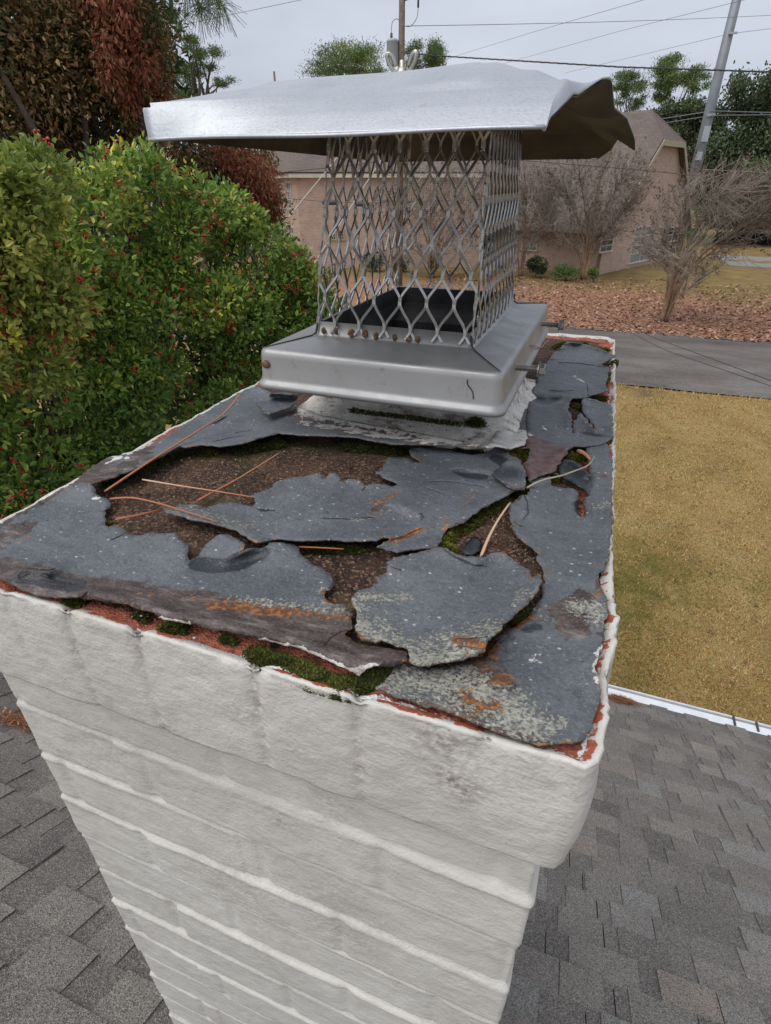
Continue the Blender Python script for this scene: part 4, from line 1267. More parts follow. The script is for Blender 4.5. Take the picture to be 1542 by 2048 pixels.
def moss_collar():
    r = np.random.default_rng(5)
    V, F, T = [], [], []
    n0 = 0
    spec = [(at(925, 852, Z=-0.236)[:2], at(968, 858, Z=-0.236)[:2], -0.2365, 0.009, 2400, .40), (at(700, 820, Z=-0.2265)[:2], at(920, 848, Z=-0.2265)[:2], -0.2268, 0.0030, 2000, .32), (at(945, 843, Z=-0.230)[:2], at(960, 846, Z=-0.230)[:2], -0.231, 0.008, 1500, .5)]
    for (p, q, z, w, n, hue) in spec:
        t = r.uniform(0, 1, n)[:, None]
        c = np.array(p) * (1 - t) + np.array(q) * t
        d = r.normal(size=(n, 3))
        d /= np.linalg.norm(d, axis=1, keepdims=True)
        d[:, 2] *= 0.8
        b = np.column_stack([c, np.full(n, z)]) + d * w * np.cbrt(r.uniform(0, 1, n))[:, None]
        for k in range(2):
            dv = d + 0.7 * r.normal(size=(n, 3))
            dv /= np.linalg.norm(dv, axis=1, keepdims=True)
            sd_ = np.cross(dv, [0.3, 0.2, 1.0])
            sd_ /= np.linalg.norm(sd_, axis=1, keepdims=True)
            ln = r.uniform(.001, .0024, n)[:, None]
            V.append(np.stack([b - sd_ * ln * .3, b + sd_ * ln * .3, b + dv * ln + sd_ * ln * .1, b + dv * ln - sd_ * ln * .1], 1).reshape(-1, 3))
            F.append(np.arange(n)[:, None] * 4 + np.arange(4) + n0)
            T.append(np.repeat(np.clip(hue + .25 * r.normal(size=n), 0, 1), 4))
            n0 += 4 * n
    o = quads_mesh("moss_cushion", np.concatenate(V), np.concatenate(F), M['moss'], None, {'tint': np.concatenate(T)}, False)
    tag(o, "dark green moss cushion on the white mortar below the metal cap", "moss", None, "stuff")


moss_collar()

# ------------------------------------------------------------------ the metal flue cap
cap = thing("chimney_cap", "stainless steel flue cap with diamond mesh sides and a bent lid", "chimney cap", (PCX, PCY, -0.18))
mb = MB()
mb.loops([rrect(0.0815, 0.1265, -0.162, .003), rrect(0.0815, 0.1265, -0.126, .003), rrect(0.0826, 0.1276, -0.1255, .003), rrect(0.0850, 0.1300, -0.1385, .004),
          rrect(0.0875, 0.1325, -0.1400, .004), rrect(0.1215, 0.1775, -0.1450, .006), rrect(0.1250, 0.1815, -0.1462, .008), rrect(0.1265, 0.1832, -0.1490, .009), rrect(0.1272, 0.1840, -0.1530, .010),
          rrect(0.1280, 0.1850, -0.1745, .010), rrect(0.1290, 0.1860, -0.1775, .011), rrect(0.1315, 0.1885, -0.1800, .013), rrect(0.1325, 0.1895, -0.1830, .014), rrect(0.1315, 0.1885, -0.1858, .013), rrect(0.1285, 0.1850, -0.1863, .012), rrect(0.1270, 0.1835, -0.1840, .011), rrect(0.1265, 0.1830, -0.165, .01)])
mb.build("base_pan", M['steel'], cap, True)
mb = MB()
mb.loops([rrect(0.0806, 0.1256, -0.1262, .003), rrect(0.0806, 0.1256, -0.146, .003), rrect(0.071, 0.066, -0.160, .004), rrect(0.071, 0.066, -0.6, .004)], close_last=True)
mb.build("sooty_throat", M['dark'], cap, False)
for sx, sy in ((1, -1), (-1, -1), (1, 1), (-1, 1)):
    mb = MB()
    P = np.array([(PCX + sx * 0.0835, PCY + sy * 0.1285, -0.1275), (PCX + sx * 0.0855, PCY + sy * 0.1305, -0.1375), (PCX + sx * 0.089, PCY + sy * 0.134, -0.1396), (PCX + sx * 0.105, PCY + sy * 0.156, -0.1421), (PCX + sx * 0.1235, PCY + sy * 0.1795, -0.1448)])
    mb.tube(P, [0.0012, 0.0011, 0.0008, 0.0006, 0.0005], 6)
    mb.build("corner_seam", M['seam'], cap, True)
mb = MB()
mb.tube(smooth_line([(-0.104, 0.4925, -0.1535), (-0.1035, 0.4925, -0.158), (-0.0985, 0.4922, -0.164), (-0.097, 0.4922, -0.171)], 0.001), 0.0005, 5)
mb.build("seam", M['seam'], cap, True)
rv = MB()
rv.lathe([(0.0, -0.001), (0.0042, -0.001), (0.0042, 0.0008), (0.003, 0.002), (0.0002, 0.0026)], 14, Matrix.Translation((-0.3165, 0.4925, -0.160)) @ Matrix.Rotation(rad(90), 4, 'X'))
rv.build("rivet", M['weld'], cap, True)

ZB, ZL = -0.136, 0.060
cb = [np.array((-0.2775, 0.5515)), np.array((-0.1145, 0.5515)), np.array((-0.1145, 0.8045)), np.array((-0.2775, 0.8045))]
ct = [np.array((-0.2590, 0.5560)), np.array((-0.1120, 0.5560)), np.array((-0.1290, 0.8000)), np.array((-0.2640, 0.8000))]
cb = [np.array((PCX + a * 0.0845, PCY + b * 0.1295)) for a, b in ((-1, -1), (1, -1), (1, 1), (-1, 1))]


def mesh_panel(k, ncell, phase):
    m = MB()
    b0, b1, t0, t1 = cb[k], cb[(k + 1) % 4], ct[k], ct[(k + 1) % 4]
    e = (b1 - b0) / np.linalg.norm(b1 - b0)
    nrm = np.array((e[1], -e[0], 0.0))
    pit = 1.0 / ncell
    vp = 0.0515
    zz_ = np.linspace(ZB, ZL, 131)
    ph = (zz_ - ZB) / vp + phase
    tri = 2 * np.abs(2 * (ph - np.floor(ph + 0.5))) - 1
    tri = np.clip(tri * 1.22, -1, 1)
    tri = np.sign(tri) * (1 - (1 - np.abs(tri)) ** 1.25)
    hw = 0.0012
    flat = np.clip((np.abs(tri) - 0.86) / 0.14, 0, 1)
    for i in range(2 * ncell + 1):
        s = 1 if i % 2 else -1
        u = np.clip(i * pit / 2 + s * tri * (pit / 4 - 0.0004), 0.0, 1.0)
        h = (zz_ - ZB) / (ZL - ZB)
        bx = b0[None] + (b1 - b0)[None] * u[:, None]
        tx = t0[None] + (t1 - t0)[None] * u[:, None]
        xy = bx * (1 - h[:, None]) + tx * h[:, None]
        C = np.column_stack([xy, zz_])
        C[:, :2] += nrm[:2] * (0.0012 * s * np.sin(ph * math.pi))[:, None]
        C[:, :2] += nrm[:2] * (0.0014 * np.sin(h * math.pi * 1.3 + u * 3 + k))[:, None]
        T = np.gradient(C, axis=0)
        T /= np.linalg.norm(T, axis=1, keepdims=True)
        S = np.cross(T, nrm)
        S /= np.linalg.norm(S, axis=1, keepdims=True)
        tw = 0.35 * s * (1 - flat)
        S2 = S * np.cos(tw)[:, None] + nrm[None] * np.sin(tw)[:, None]
        N2 = np.cross(S2, T)
        w = (hw * (1 + 0.35 * flat))[:, None]
        th = 0.0007
        L4 = np.stack([C - S2 * w - N2 * th, C + S2 * w - N2 * th, C + S2 * w + N2 * th, C - S2 * w + N2 * th], 1)
        n = len(C)
        F_ = []
        for j in range(n - 1):
            for q in range(4):
                q2 = (q + 1) % 4
                F_.append((j * 4 + q, j * 4 + q2, j * 4 + 4 + q2, j * 4 + 4 + q))
        m.add(L4.reshape(-1, 3), F_)
    return m


scr = []
for k, (nc, ph) in enumerate([(6, 0.30), (10, 0.10), (6, 0.55), (10, 0.35)]):
    scr.append(mesh_panel(k, nc, ph).build("mesh_panel", M['strand'], cap, False))
# spot welds where the strands meet the upturned strip
y_w = PCY - 0.1305
for x in (-0.2755, -0.2605, -0.2275, -0.2150, -0.1800, -0.1700, -0.2430, -0.1950):
    wv = MB()
    z = -0.1340 + random.uniform(-.0012, .0012)
    R_ = random.uniform(0.0024, 0.0034)
    wv.lathe([(0.0002, -0.0008), (R_, -0.0006), (R_ * 0.9, 0.0008), (R_ * 0.4, 0.0018), (0.0002, 0.0021)], 9, Matrix.Translation((x, y_w, z)) @ Matrix.Rotation(rad(75), 4, 'X') @ Matrix.Diagonal((1, 1.35, 1, 1)))
    V = wv.v[0]
    wv.v[0] = V + 0.0006 * np.random.default_rng(int(-x * 1e4)).normal(size=V.shape)
    wv.build("spot_weld", M['weld'], cap, True)

# lid: bent sheet with steep rims, right end crumpled upwards
LGX = 44


def lid_surface():
    rows_ = []
    # stations from the near edge over the top to the far edge: (y at left, z offset, kind)
    tx = np.linspace(0, 1, LGX)
    xl, xr = -0.342, -0.050
    X = xl + (xr - xl) * tx
    st = [(0.400, 0.0290, 0), (0.4035, 0.0316, 0), (0.410, 0.0360, 0), (0.418, 0.0412, 0), (0.427, 0.0458, 0), (0.436, 0.0500, 0), (0.4425, 0.0525, 0), (0.453, 0.0562, 1), (0.48, 0.0650, 1), (0.515, 0.0738, 1), (0.55, 0.0800, 1), (0.60, 0.0870, 1), (0.65, 0.0905, 1), (0.69, 0.0850, 1), (0.73, 0.0780, 1), (0.77, 0.0705, 1), (0.81, 0.0630, 1), (0.845, 0.0570, 1), (0.862, 0.0550, 0), (0.875, 0.047, 0), (0.89, 0.037, 0), (0.90, 0.030, 0)]
    for (y, z, kind) in st:
        Z = np.full(LGX, z)
        if kind:
            # hips: the sheet falls to the left and the right from the ridge
            d = np.minimum((X - xl) / 0.115, (xr + 0.012 - X) / 0.135)
            Z = np.minimum(Z + 0.003 * np.exp(-((X + 0.12) / 0.05) ** 2), 0.0500 + 0.045 * np.clip(d, 0, 1.1) ** 0.72)
        # left steep rim
        l = np.clip(1 - (X - xl) / 0.006, 0, 1)
        if kind:
            Z = Z - l * (Z - 0.0300) * 0.95
        Y = np.full(LGX, y)
        Xr = X.copy()
        if y < 0.455:
            # the near rim stands steep at the left corner and lies flatter towards the middle
            k_ = 0.14 + 0.86 * sm(0.0, 0.15, X - xl)
            Y = 0.400 + (y - 0.400) * k_
            Z = np.where(X - xl < 0.15, np.minimum(Z, 0.0290 + (z - 0.0290) * (0.80 + 0.20 * sm(0, 0.15, X - xl))), Z)
            Xr = X + 0.007 * np.clip(1 - (X - xl) / 0.05, 0, 1) * (1 - (z - 0.029) / 0.0295)
        rows_.append([Xr, Y, Z])
    return np.array(rows_), st


R3, st = lid_surface()
nrow = len(st)
# right rim: extra columns out to the torn free edge, crumpled
free = np.array([(0.400, -0.0508, 0.0300), (0.425, -0.0460, 0.0400), (0.45, -0.0415, 0.0490), (0.462, -0.0390, 0.0500), (0.50, -0.0280, 0.0625), (0.52, -0.0235, 0.0655), (0.54, -0.0225, 0.0655), (0.58, -0.0215, 0.0600), (0.62, -0.0205, 0.0570), (0.66, -0.0170, 0.0580), (0.70, -0.0100, 0.0560), (0.735, 0.0010, 0.0400), (0.755, 0.0030, 0.0310), (0.775, -0.0060, 0.0400), (0.80, -0.0145, 0.0490), (0.83, -0.0200, 0.0430), (0.855, -0.0240, 0.0375), (0.88, -0.0330, 0.0330), (0.90, -0.0385, 0.0300)])
ncol2 = 9
allX, allY, allZ = [], [], []
for i in range(nrow):
    X, Y, Z = R3[i]
    y = st[i][0]
    fx = np.interp(y, free[:, 0], free[:, 1])
    fz = np.interp(y, free[:, 0], free[:, 2])
    t = np.linspace(0, 1, ncol2 + 1)[1:]
    ex = X[-1] + (fx - X[-1]) * t
    ez = Z[-1] + (fz - Z[-1]) * t + 0.004 * np.sin(t * math.pi) * math.sin(y * 40)
    allX.append(np.r_[X, ex])
    allY.append(np.r_[Y, np.full(ncol2, y)])
    allZ.append(np.r_[Z, ez])
LX, LY, LZ = np.array(allX), np.array(allY), np.array(allZ)
# refine along y with interpolation
ty = np.r_[np.linspace(0, 6, 19), np.linspace(6, 17, 60)[1:], np.linspace(17, nrow - 1, 13)[1:]]


def intp(A):
    return np.stack([np.interp(ty, np.arange(nrow), A[:, j]) for j in range(A.shape[1])], 1)


LX, LY, LZ = intp(LX), intp(LY), intp(LZ)
for j in range(LGX, LGX + ncol2):          # exact ragged free edge
    t = (j - LGX + 1) / ncol2
    fx = np.interp(LY[:, j], free[:, 0], free[:, 1])
    fz = np.interp(LY[:, j], free[:, 0], free[:, 2])
    LX[:, j] = LX[:, LGX - 1] + (fx - LX[:, LGX - 1]) * t
    LZ[:, j] = LZ[:, LGX - 1] + (fz - LZ[:, LGX - 1]) * t + 0.003 * math.sin(t * math.pi) * np.sin(LY[:, j] * 45)
P3 = np.stack([LX.ravel(), LY.ravel(), LZ.ravel()], 1)
P3[:, 2] += 0.0006 * fbm(P3 * np.array([6, 6, 0]), 111, 2) + 0.00005 * fbm(P3 * np.array([40, 40, 0]), 112)
nr2, nc2 = LX.shape
ii = np.arange((nr2 - 1) * (nc2 - 1))
b_ = (ii // (nc2 - 1)) * nc2 + ii % (nc2 - 1)
LF = np.stack([b_, b_ + 1, b_ + nc2 + 1, b_ + nc2], 1)
lid = quads_mesh("lid", P3, LF, M['lid'], cap)
lid.data.set_sharp_from_angle(angle=rad(28))
md = lid.modifiers.new("thickness", 'SOLIDIFY')
md.thickness = 0.0009
md.offset = 1.0
U3 = P3 + np.array([0, 0, -0.0012])
us = quads_mesh("lid_underside", U3, LF[:, ::-1], M['soot'], lid)
us.parent = lid
us.matrix_parent_inverse = Matrix.Identity(4)
# folded hem along the near edge
mb = MB()
mb.tube([(-0.335 + 0.285 * t, 0.3995, 0.0287 + 0.0006 * math.sin(9 * t)) for t in np.linspace(0, 1, 30)], 0.0013, 8)
hem = mb.build("hem", M['lid'], lid, True)
hem.matrix_parent_inverse = Matrix.Identity(4)

# wing nut on its stud
wn_ = MB()
cx, cy, cz = -0.2215, 0.640, 0.0865
wn_.lathe([(0.0065, 0.0), (0.0070, 0.003), (0.0060, 0.007), (0.0042, 0.0105), (0.0030, 0.011), (0.0028, 0.016), (0.0015, 0.0165)], 14, Matrix.Translation((cx, cy, cz)))
for s in (-1, 1):
    pts = [(cx + s * 0.004, cy, cz + 0.005), (cx + s * 0.010, cy - 0.001, cz + 0.010), (cx + s * 0.0140, cy - 0.002, cz + 0.0165), (cx + s * 0.0145, cy - 0.002, cz + 0.0215), (cx + s * 0.0105, cy - 0.001, cz + 0.0200), (cx + s * 0.0065, cy, cz + 0.012)]
    wn_.tube(smooth_line(pts, 0.0012), 0.0019, 8)
o = wn_.build("wing_nut", M['bolt'], lid, True)
o.matrix_parent_inverse = Matrix.Identity(4)
wa = MB()
wa.lathe([(0.009, -0.002), (0.011, -0.001), (0.011, 0.0006), (0.006, 0.0016)], 18, Matrix.Translation((cx, cy, cz)))
o = wa.build("washer", M['steel'], lid, True)
o.matrix_parent_inverse = Matrix.Identity(4)


def clamp_bolt(y, z):
    m = MB()
    x0, x1 = PCX + 0.123, PCX + 0.123 + 0.031
    Mx = Matrix.Translation((x0, y, z)) @ Matrix.Rotation(rad(90), 4, 'Y')
    prof = [(0.0003, 0.0)]
    for i in range(30):
        t = i / 29 * 0.0255
        prof.append((0.0031 + (0.00055 if i % 2 else -0.00035), t))
    prof.append((0.0030, 0.026))
    m.lathe(prof, 12, Mx)
    m.lathe([(0.0052, 0.026), (0.0078, 0.0262), (0.0078, 0.0275), (0.0052, 0.0278)], 18, Mx)
    m.lathe([(0.0062, 0.0278), (0.0064, 0.0285), (0.0064, 0.0325), (0.0058, 0.0332), (0.0046, 0.0333), (0.0044, 0.0318)], 6, Mx)
    return m.build("clamp_bolt", M['bolt'], cap, False)


clamp_bolt(0.572, -0.1600)
clamp_bolt(0.790, -0.1600)
mb = MB()
mb.tube(smooth_line([at(1064, 690, X=-0.069), at(1075, 694, X=-0.067), at(1084, 694, X=-0.065), at(1090, 686, X=-0.064), at(1098, 680, X=-0.064)], 0.001), 0.0007, 6)
mb.build("bent_wire", M['copper'], cap, True)

# ------------------------------------------------------------------ the roof below
RP = rad(29.35)
RT = math.tan(RP)
HZ = 1.78


def roofz(y):
    return -HZ - RT * y


house = thing("low_house", "grey-brown shingled house roof with a white eave gutter", "house", (0, 1, -4))
ux = np.array([1.0, 0, 0])
uy = np.array([0, math.cos(RP), -math.sin(RP)])          # down the slope
un = np.array([0, math.sin(RP), math.cos(RP)])
O0 = np.array([0, 0, -HZ])
EXPO = 0.1435
XL, XR = -3.5, 6.5
V_, F_, T_ = [], [], []
nv = 0


def slab(x0, x1, s0, s1, h0, h1, tint, th=0.004):
    """a shingle piece: up-slope end at height h0, butt end at h1"""
    global nv
    t = []
    for (x, s, h) in ((x0, s0, h0), (x1, s0, h0), (x1, s1, h1), (x0, s1, h1), (x0, s0, h0 - th), (x1, s0, h0 - th), (x1, s1, h1 - th), (x0, s1, h1 - th)):
        t.append(O0 + ux * x + uy * s + un * h)
    V_.append(np.array(t))
    F_.extend([[nv + a for a in q] for q in ((0, 3, 2, 1), (0, 1, 5, 4), (1, 2, 6, 5), (2, 3, 7, 6), (3, 0, 4, 7))])
    T_.extend([tint] * 8)
    nv += 8


smax = 4.03 / math.cos(RP)
k = 0
s1 = smax
rr = random.Random(3)
while s1 > -1.6:
    s0 = s1 - EXPO - 0.02
    x = XL + rr.uniform(-0.3, 0)
    while x < XR:
        # one shingle: a base layer with raised tabs
        ln = 0.985 + rr.uniform(-0.01, 0.01)
        bt = rr.uniform(0.1, 0.45)
        slab(x, min(x + ln, XR), s0, s1 - 0.001, 0.0015, 0.0060, bt)
        tx_ = x + rr.uniform(0.0, 0.12)
        while tx_ < min(x + ln - 0.08, XR - 0.02):
            w_ = rr.uniform(0.11, 0.24)
            x1_ = min(tx_ + w_, x + ln - 0.003, XR)
            slab(tx_, x1_, s0 + 0.004, s1 + rr.uniform(-0.001, 0.002), 0.0050, 0.0135 + rr.uniform(0, 0.0020), min(1, max(0, rr.gauss(0.5, 0.24))))
            tx_ = x1_ + (rr.uniform(0.06, 0.17) if rr.random() < 0.7 else 0.004)
        x += ln + 0.004
    s1 -= EXPO
    k += 1
V = np.concatenate(V_)
me_roof = MB()
me_roof.add(V, F_, tint=np.array(T_))
# decking below
roof = me_roof.build("shingle_roof", M['shingle'], house)
mb = MB()
pts = [O0 + ux * x + uy * s + un * h for h in (-0.06, -0.004) for (x, s) in ((XL, -1.6), (XR, -1.6), (XR, smax - 0.01), (XL, smax - 0.01))]
mb.add(pts, [(0, 3, 2, 1), (4, 5, 6, 7), (0, 1, 5, 4), (1, 2, 6, 5), (2, 3, 7, 6), (3, 0, 4, 7)])
mb.build("roof_deck", M['seam'], house)
ye = 4.03
ze = roofz(ye)
mb = MB()
prof = [(ye + 0.012, ze + 0.004), (ye + 0.014, ze - 0.085), (ye + 0.075, ze - 0.095), (ye + 0.092, ze - 0.05), (ye + 0.120, ze - 0.022), (ye + 0.121, ze + 0.012), (ye + 0.108, ze + 0.016), (ye + 0.104, ze + 0.008), (ye + 0.106, ze - 0.018), (ye + 0.088, ze - 0.045), (ye + 0.072, ze - 0.088), (ye + 0.020, ze - 0.078), (ye + 0.018, ze + 0.004)]
for i, x in enumerate((XL, XR)):
    mb.add([(x, y, z) for y, z in prof], [tuple(range(len(prof)))[::-1] if i else tuple(range(len(prof)))])
n = len(prof)
F2 = []
for j in range(n):
    j2 = (j + 1) % n
    F2.append((j, j2, n + j2, n + j))
mb.f += F2
gut = mb.build("gutter", M['white'], house)
mb = MB()
mb.box((XL, ye - 0.02, ze + 0.0055), (XR, ye + 0.078, ze + 0.0085))
mb.build("gutter_cover", M['white'], gut)
for px, py in ((1462, 1456), (1506, 1471)):
    q = at(px, py, Y=ye + 0.07)
    mb = MB()
    mb.box((q[0] - 0.012, ye + 0.015, ze + 0.0087), (q[0] + 0.006, ye + 0.118, ze + 0.0185))
    mb.build("gutter_strap", M['wire'], gut)
mb = MB()
mb.box((XL + 0.4, -8.0, -6.6), (XR - 0.3, ye - 0.40, ze - 0.03))
mb.build("wall", M['brickwall'], house)


def straw_pile(label, cx, cy, rx, ry, n, hz, seed, seeds=0):
    r = np.random.default_rng(seed)
    m = MB()
    for i in range(n):
        x = cx + rx * r.normal() * 0.5
        y = cy + ry * r.normal() * 0.5
        a = r.normal() * 0.7 + (0 if r.random() < 0.7 else r.uniform(0, 3.1))
        ln = r.uniform(0.05, 0.13)
        h = hz * math.exp(-((x - cx) / rx) ** 2 - ((y - cy) / ry) ** 2) * r.uniform(0.1, 1.2) + 0.010
        t = np.linspace(-0.5, 0.5, 5)
        b = r.normal() * 0.012
        X = x + t * ln * math.cos(a)
        Y = y + t * ln * math.sin(a) + b * (t * t - .25) * 4
        Z = roofz(Y) + h + t * r.normal() * 0.02 + 0.004
        Z = np.maximum(Z, roofz(Y) + 0.011)
        m.tube(np.stack([X, Y, Z], 1), r.uniform(0.0008, 0.0014), 4, tint=float(np.clip(r.normal() * 0.22 + 0.45, 0, 1)))
    for i in range(seeds):
        x, y = cx + rx * r.uniform(-1.1, 0.4), cy + ry * r.normal() * 0.5
        a = r.uniform(0, 6.28)
        Mx = Matrix.Translation((x, y, roofz(y) + hz * 0.5 + 0.012)) @ Matrix.Rotation(a, 4, 'Z') @ Matrix.Diagonal((2.6, 0.9, 0.5, 1))
        m.lathe([(0.0004, -0.006), (0.0045, -0.004), (0.006, 0.0), (0.0045, 0.004), (0.0004, 0.006)], 8, Mx, tint=0.9)
    o = m.build("pine_straw", M['straw'], None, True)
    tag(o, label, "pine straw")


def on_roof(px, py):
    d = ray(px, py)
    return d * (-HZ / (d[2] + RT * d[1]))


q = on_roof(52, 1452)
straw_pile("heap of pine straw and leaves caught on the shingles left of the chimney", q[0] + 0.02, q[1], 0.20, 0.055, 210, 0.055, 3, 12)
q = on_roof(1240, 1404)
straw_pile("pine straw heap in the gutter end beside the chimney", q[0], q[1], 0.13, 0.06, 260, 0.05, 4, 0)

# ------------------------------------------------------------------ foliage makers


def leaf_cloud(name, clumps, n_leaf, size, mat, parent=None, seed=1, aspect=0.42, droop=0.0, tintfn=None, shell=0.55, up=0.35, fold=0.25, kind=None, soft=0.0):
    """many small folded leaves in a set of clumps; clumps: (x, y, z, rx, rz)"""
    r = np.random.default_rng(seed)
    C = np.array(clumps, float)
    wgt = C[:, 3] ** 2 * C[:, 4]
    wgt = wgt ** 0.75
    idx = r.choice(len(C), n_leaf, p=wgt / wgt.sum())
    d = r.normal(size=(n_leaf, 3))
    d /= np.linalg.norm(d, axis=1, keepdims=True)
    rad_ = (shell + (1 - shell) * r.uniform(0, 1, n_leaf) ** 0.6) * (0.85 + 0.35 * r.uniform(0, 1, n_leaf) ** 3)
    p = C[idx, :3] + d * rad_[:, None] * np.stack([C[idx, 3], C[idx, 3], C[idx, 4]], 1)
    if soft:
        p = C[idx, :3] + r.normal(size=(n_leaf, 3)) * soft * np.stack([C[idx, 3], C[idx, 3], C[idx, 4]], 1)
    # ragged edge
    p += 0.12 * C[idx, 3][:, None] * np.stack([fbm(p * 3.1 / (size * 12), seed), fbm(p * 3.1 / (size * 12) + 7, seed + 1), fbm(p * 3.1 / (size * 12) + 13, seed + 2)], 1)
    ax = d * 0.9 + r.normal(size=(n_leaf, 3)) * 0.7 + np.array([0, 0, up])
    if droop:
        ax = ax * (1 - droop) + np.array([0, 0, -1.6]) * droop + r.normal(size=(n_leaf, 3)) * 0.22 * droop
    ax /= np.linalg.norm(ax, axis=1, keepdims=True)
    sd_ = np.cross(ax, r.normal(size=(n_leaf, 3)) * 0.8 + np.array([0, 0, 1.0]))
    sd_ /= np.linalg.norm(sd_, axis=1, keepdims=True) + 1e-9
    nn = np.cross(sd_, ax)
    ln = (size * r.uniform(0.6, 1.25, n_leaf))[:, None]
    w = ln * aspect
    fo = fold * w * 0.6
    base = p
    mid1 = p + ax * ln * 0.35
    tip = p + ax * ln - nn * ln * 0.12
    V = np.stack([base, mid1 + sd_ * w * 0.5 + nn * fo, p + ax * ln * 0.72 + sd_ * w * 0.40 + nn * fo * 0.6, tip,
                  p + ax * ln * 0.72 - sd_ * w * 0.40 + nn * fo * 0.6, mid1 - sd_ * w * 0.5 + nn * fo], 1).reshape(-1, 3)
    k = np.arange(n_leaf)[:, None] * 6
    F = np.concatenate([k + np.array([0, 1, 2, 3]), k + np.array([0, 3, 4, 5])])
    t = r.normal(size=n_leaf) * 0.17 + 0.5
    t += 0.16 * fbm(p * (0.9 / (size * 9)), seed + 5) + (0.13 * r.normal(size=len(C)))[idx]
    if tintfn is not None:
        t = tintfn(p, t, r)
    t = np.repeat(np.clip(t, 0, 1), 6)
    o = quads_mesh(name, V, F, mat, parent, {'tint': t}, False)
    if kind:
        o['kind'] = kind
    return o


def berries(clumps, n, seed, parent, size=0.0055, per=7):
    r = np.random.default_rng(seed)
    C = np.array(clumps)
    idx = r.choice(len(C), n, p=C[:, 3] ** 2 / (C[:, 3] ** 2).sum())
    d = r.normal(size=(n, 3))
    d[:, 2] = d[:, 2] * 0.9
    d /= np.linalg.norm(d, axis=1, keepdims=True)
    c = C[idx, :3] + d * np.stack([C[idx, 3], C[idx, 3], C[idx, 4]], 1) * r.uniform(0.85, 1.10, n)[:, None]
    keepn = fbm(c * 2.3, seed) > -0.15
    c = c[keepn]
    ph = (1 + 5 ** 0.5) / 2
    ov = np.array([(-1, ph, 0), (1, ph, 0), (-1, -ph, 0), (1, -ph, 0), (0, -1, ph), (0, 1, ph), (0, -1, -ph), (0, 1, -ph), (ph, 0, -1), (ph, 0, 1), (-ph, 0, -1), (-ph, 0, 1)]) / 1.9
    of = np.array([(0, 11, 5), (0, 5, 1), (0, 1, 7), (0, 7, 10), (0, 10, 11), (1, 5, 9), (5, 11, 4), (11, 10, 2), (10, 7, 6), (7, 1, 8), (3, 9, 4), (3, 4, 2), (3, 2, 6), (3, 6, 8), (3, 8, 9), (4, 9, 5), (2, 4, 11), (6, 2, 10), (8, 6, 7), (9, 8, 1)])
    cc = np.repeat(c, per, axis=0) + r.normal(size=(len(c) * per, 3)) * size * 1.9
    s = size * r.uniform(0.75, 1.15, len(cc))
    V = (cc[:, None, :] + ov[None] * s[:, None, None]).reshape(-1, 3)
    F = (np.arange(len(cc))[:, None, None] * 12 + of[None]).reshape(-1, 3)
    o = quads_mesh("berries", V, F, M['berry'], parent, {'tint': np.repeat(r.uniform(0, 1, len(cc)), 12)}, True)
    o['kind'] = 'stuff'
    return o


def limbs(name, base, tips, r0, mat, parent, seed=1, twig=0.006, wob=0.08, split=0.35):
    """tapered trunk that branches out to the given tips"""
    r = np.random.default_rng(seed)
    m = MB()
    base = np.array(base, float)
    tips = np.array(tips, float)
    cen = tips.mean(0)
    fork = base + (cen - base) * split
    tr_ = smooth_line([base, base + (fork - base) * 0.5 + r.normal(size=3) * wob * 0.5, fork], np.linalg.norm(fork - base) / 8)
    m.tube(tr_, np.linspace(r0, r0 * 0.72, len(tr_)) * (1 + 0.25 * np.exp(-np.linspace(0, 8, len(tr_)))), 10)
    for t in tips:
        mid = fork + (t - fork) * 0.5 + r.normal(size=3) * wob * np.linalg.norm(t - fork)
        mid[2] += 0.06 * np.linalg.norm(t - fork)
        P = smooth_line([fork - (fork - base) * 0.06, mid, t], np.linalg.norm(t - fork) / 9 + 1e-4)
        m.tube(P, np.linspace(r0 * 0.5, twig, len(P)), 7)
    return m.build(name, mat, parent, True)


def px_region(poly, n, seed, dist, r0, r1, squash=0.9):
    """clumps filling a region of the view at real distances"""
    r = np.random.default_rng(seed)
    poly = np.array(poly, float)
    lo, hi = poly.min(0), poly.max(0)
    out = []
    while len(out) < n:
        p = r.uniform(lo, hi)
        if not inside(p[None], poly)[0]:
            continue
        R_ = r.uniform(r0, r1)
        D_ = dist(p[0], p[1], r)
        c = at(p[0], p[1], D=D_)
        out.append((*c, R_, R_ * squash))
    return out

# ------------------------------------------------------------------ trees on the left
g1 = thing("holly_tree", "yellow-green holly full of red berries at the left edge", "holly tree", (-2.6, 1.6, -5.6))
P1 = px_region([(-120, 350), (20, 318), (80, 335), (108, 375), (100, 430), (135, 500), (150, 590), (110, 700), (40, 780), (-120, 830)], 40, 11, lambda x, y, r: 2.75 + 0.35 * r.random() + max(0, x) * 0.0012, 0.07, 0.18)
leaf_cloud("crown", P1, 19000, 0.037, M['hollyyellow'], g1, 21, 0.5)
berries(P1, 620, 31, g1, 0.0056, 7)
limbs("trunk", (-4.2, 2.2, -6.4), [c[:3] for c in P1[::9]], 0.07, M['bark'], g1, 2)

g2 = thing("holly_tree", "dark green berried holly spreading behind the left rim of the chimney", "holly tree", (-3.4, 3.4, -6.0))
REG = [(90, 490), (170, 390), (260, 362), (310, 365), (400, 392), (500, 450), (560, 502), (610, 540), (640, 570), (640, 650), (560, 700), (520, 790), (400, 860), (250, 960), (100, 1060), (-160, 1150), (-160, 560)]


def d_holly(x, y, r):
    return 3.3 + 0.0021 * max(0, x) + 0.35 * r.random() - 0.0004 * (y - 600)


P2_ = px_region(REG, 112, 12, d_holly, 0.11, 0.25)
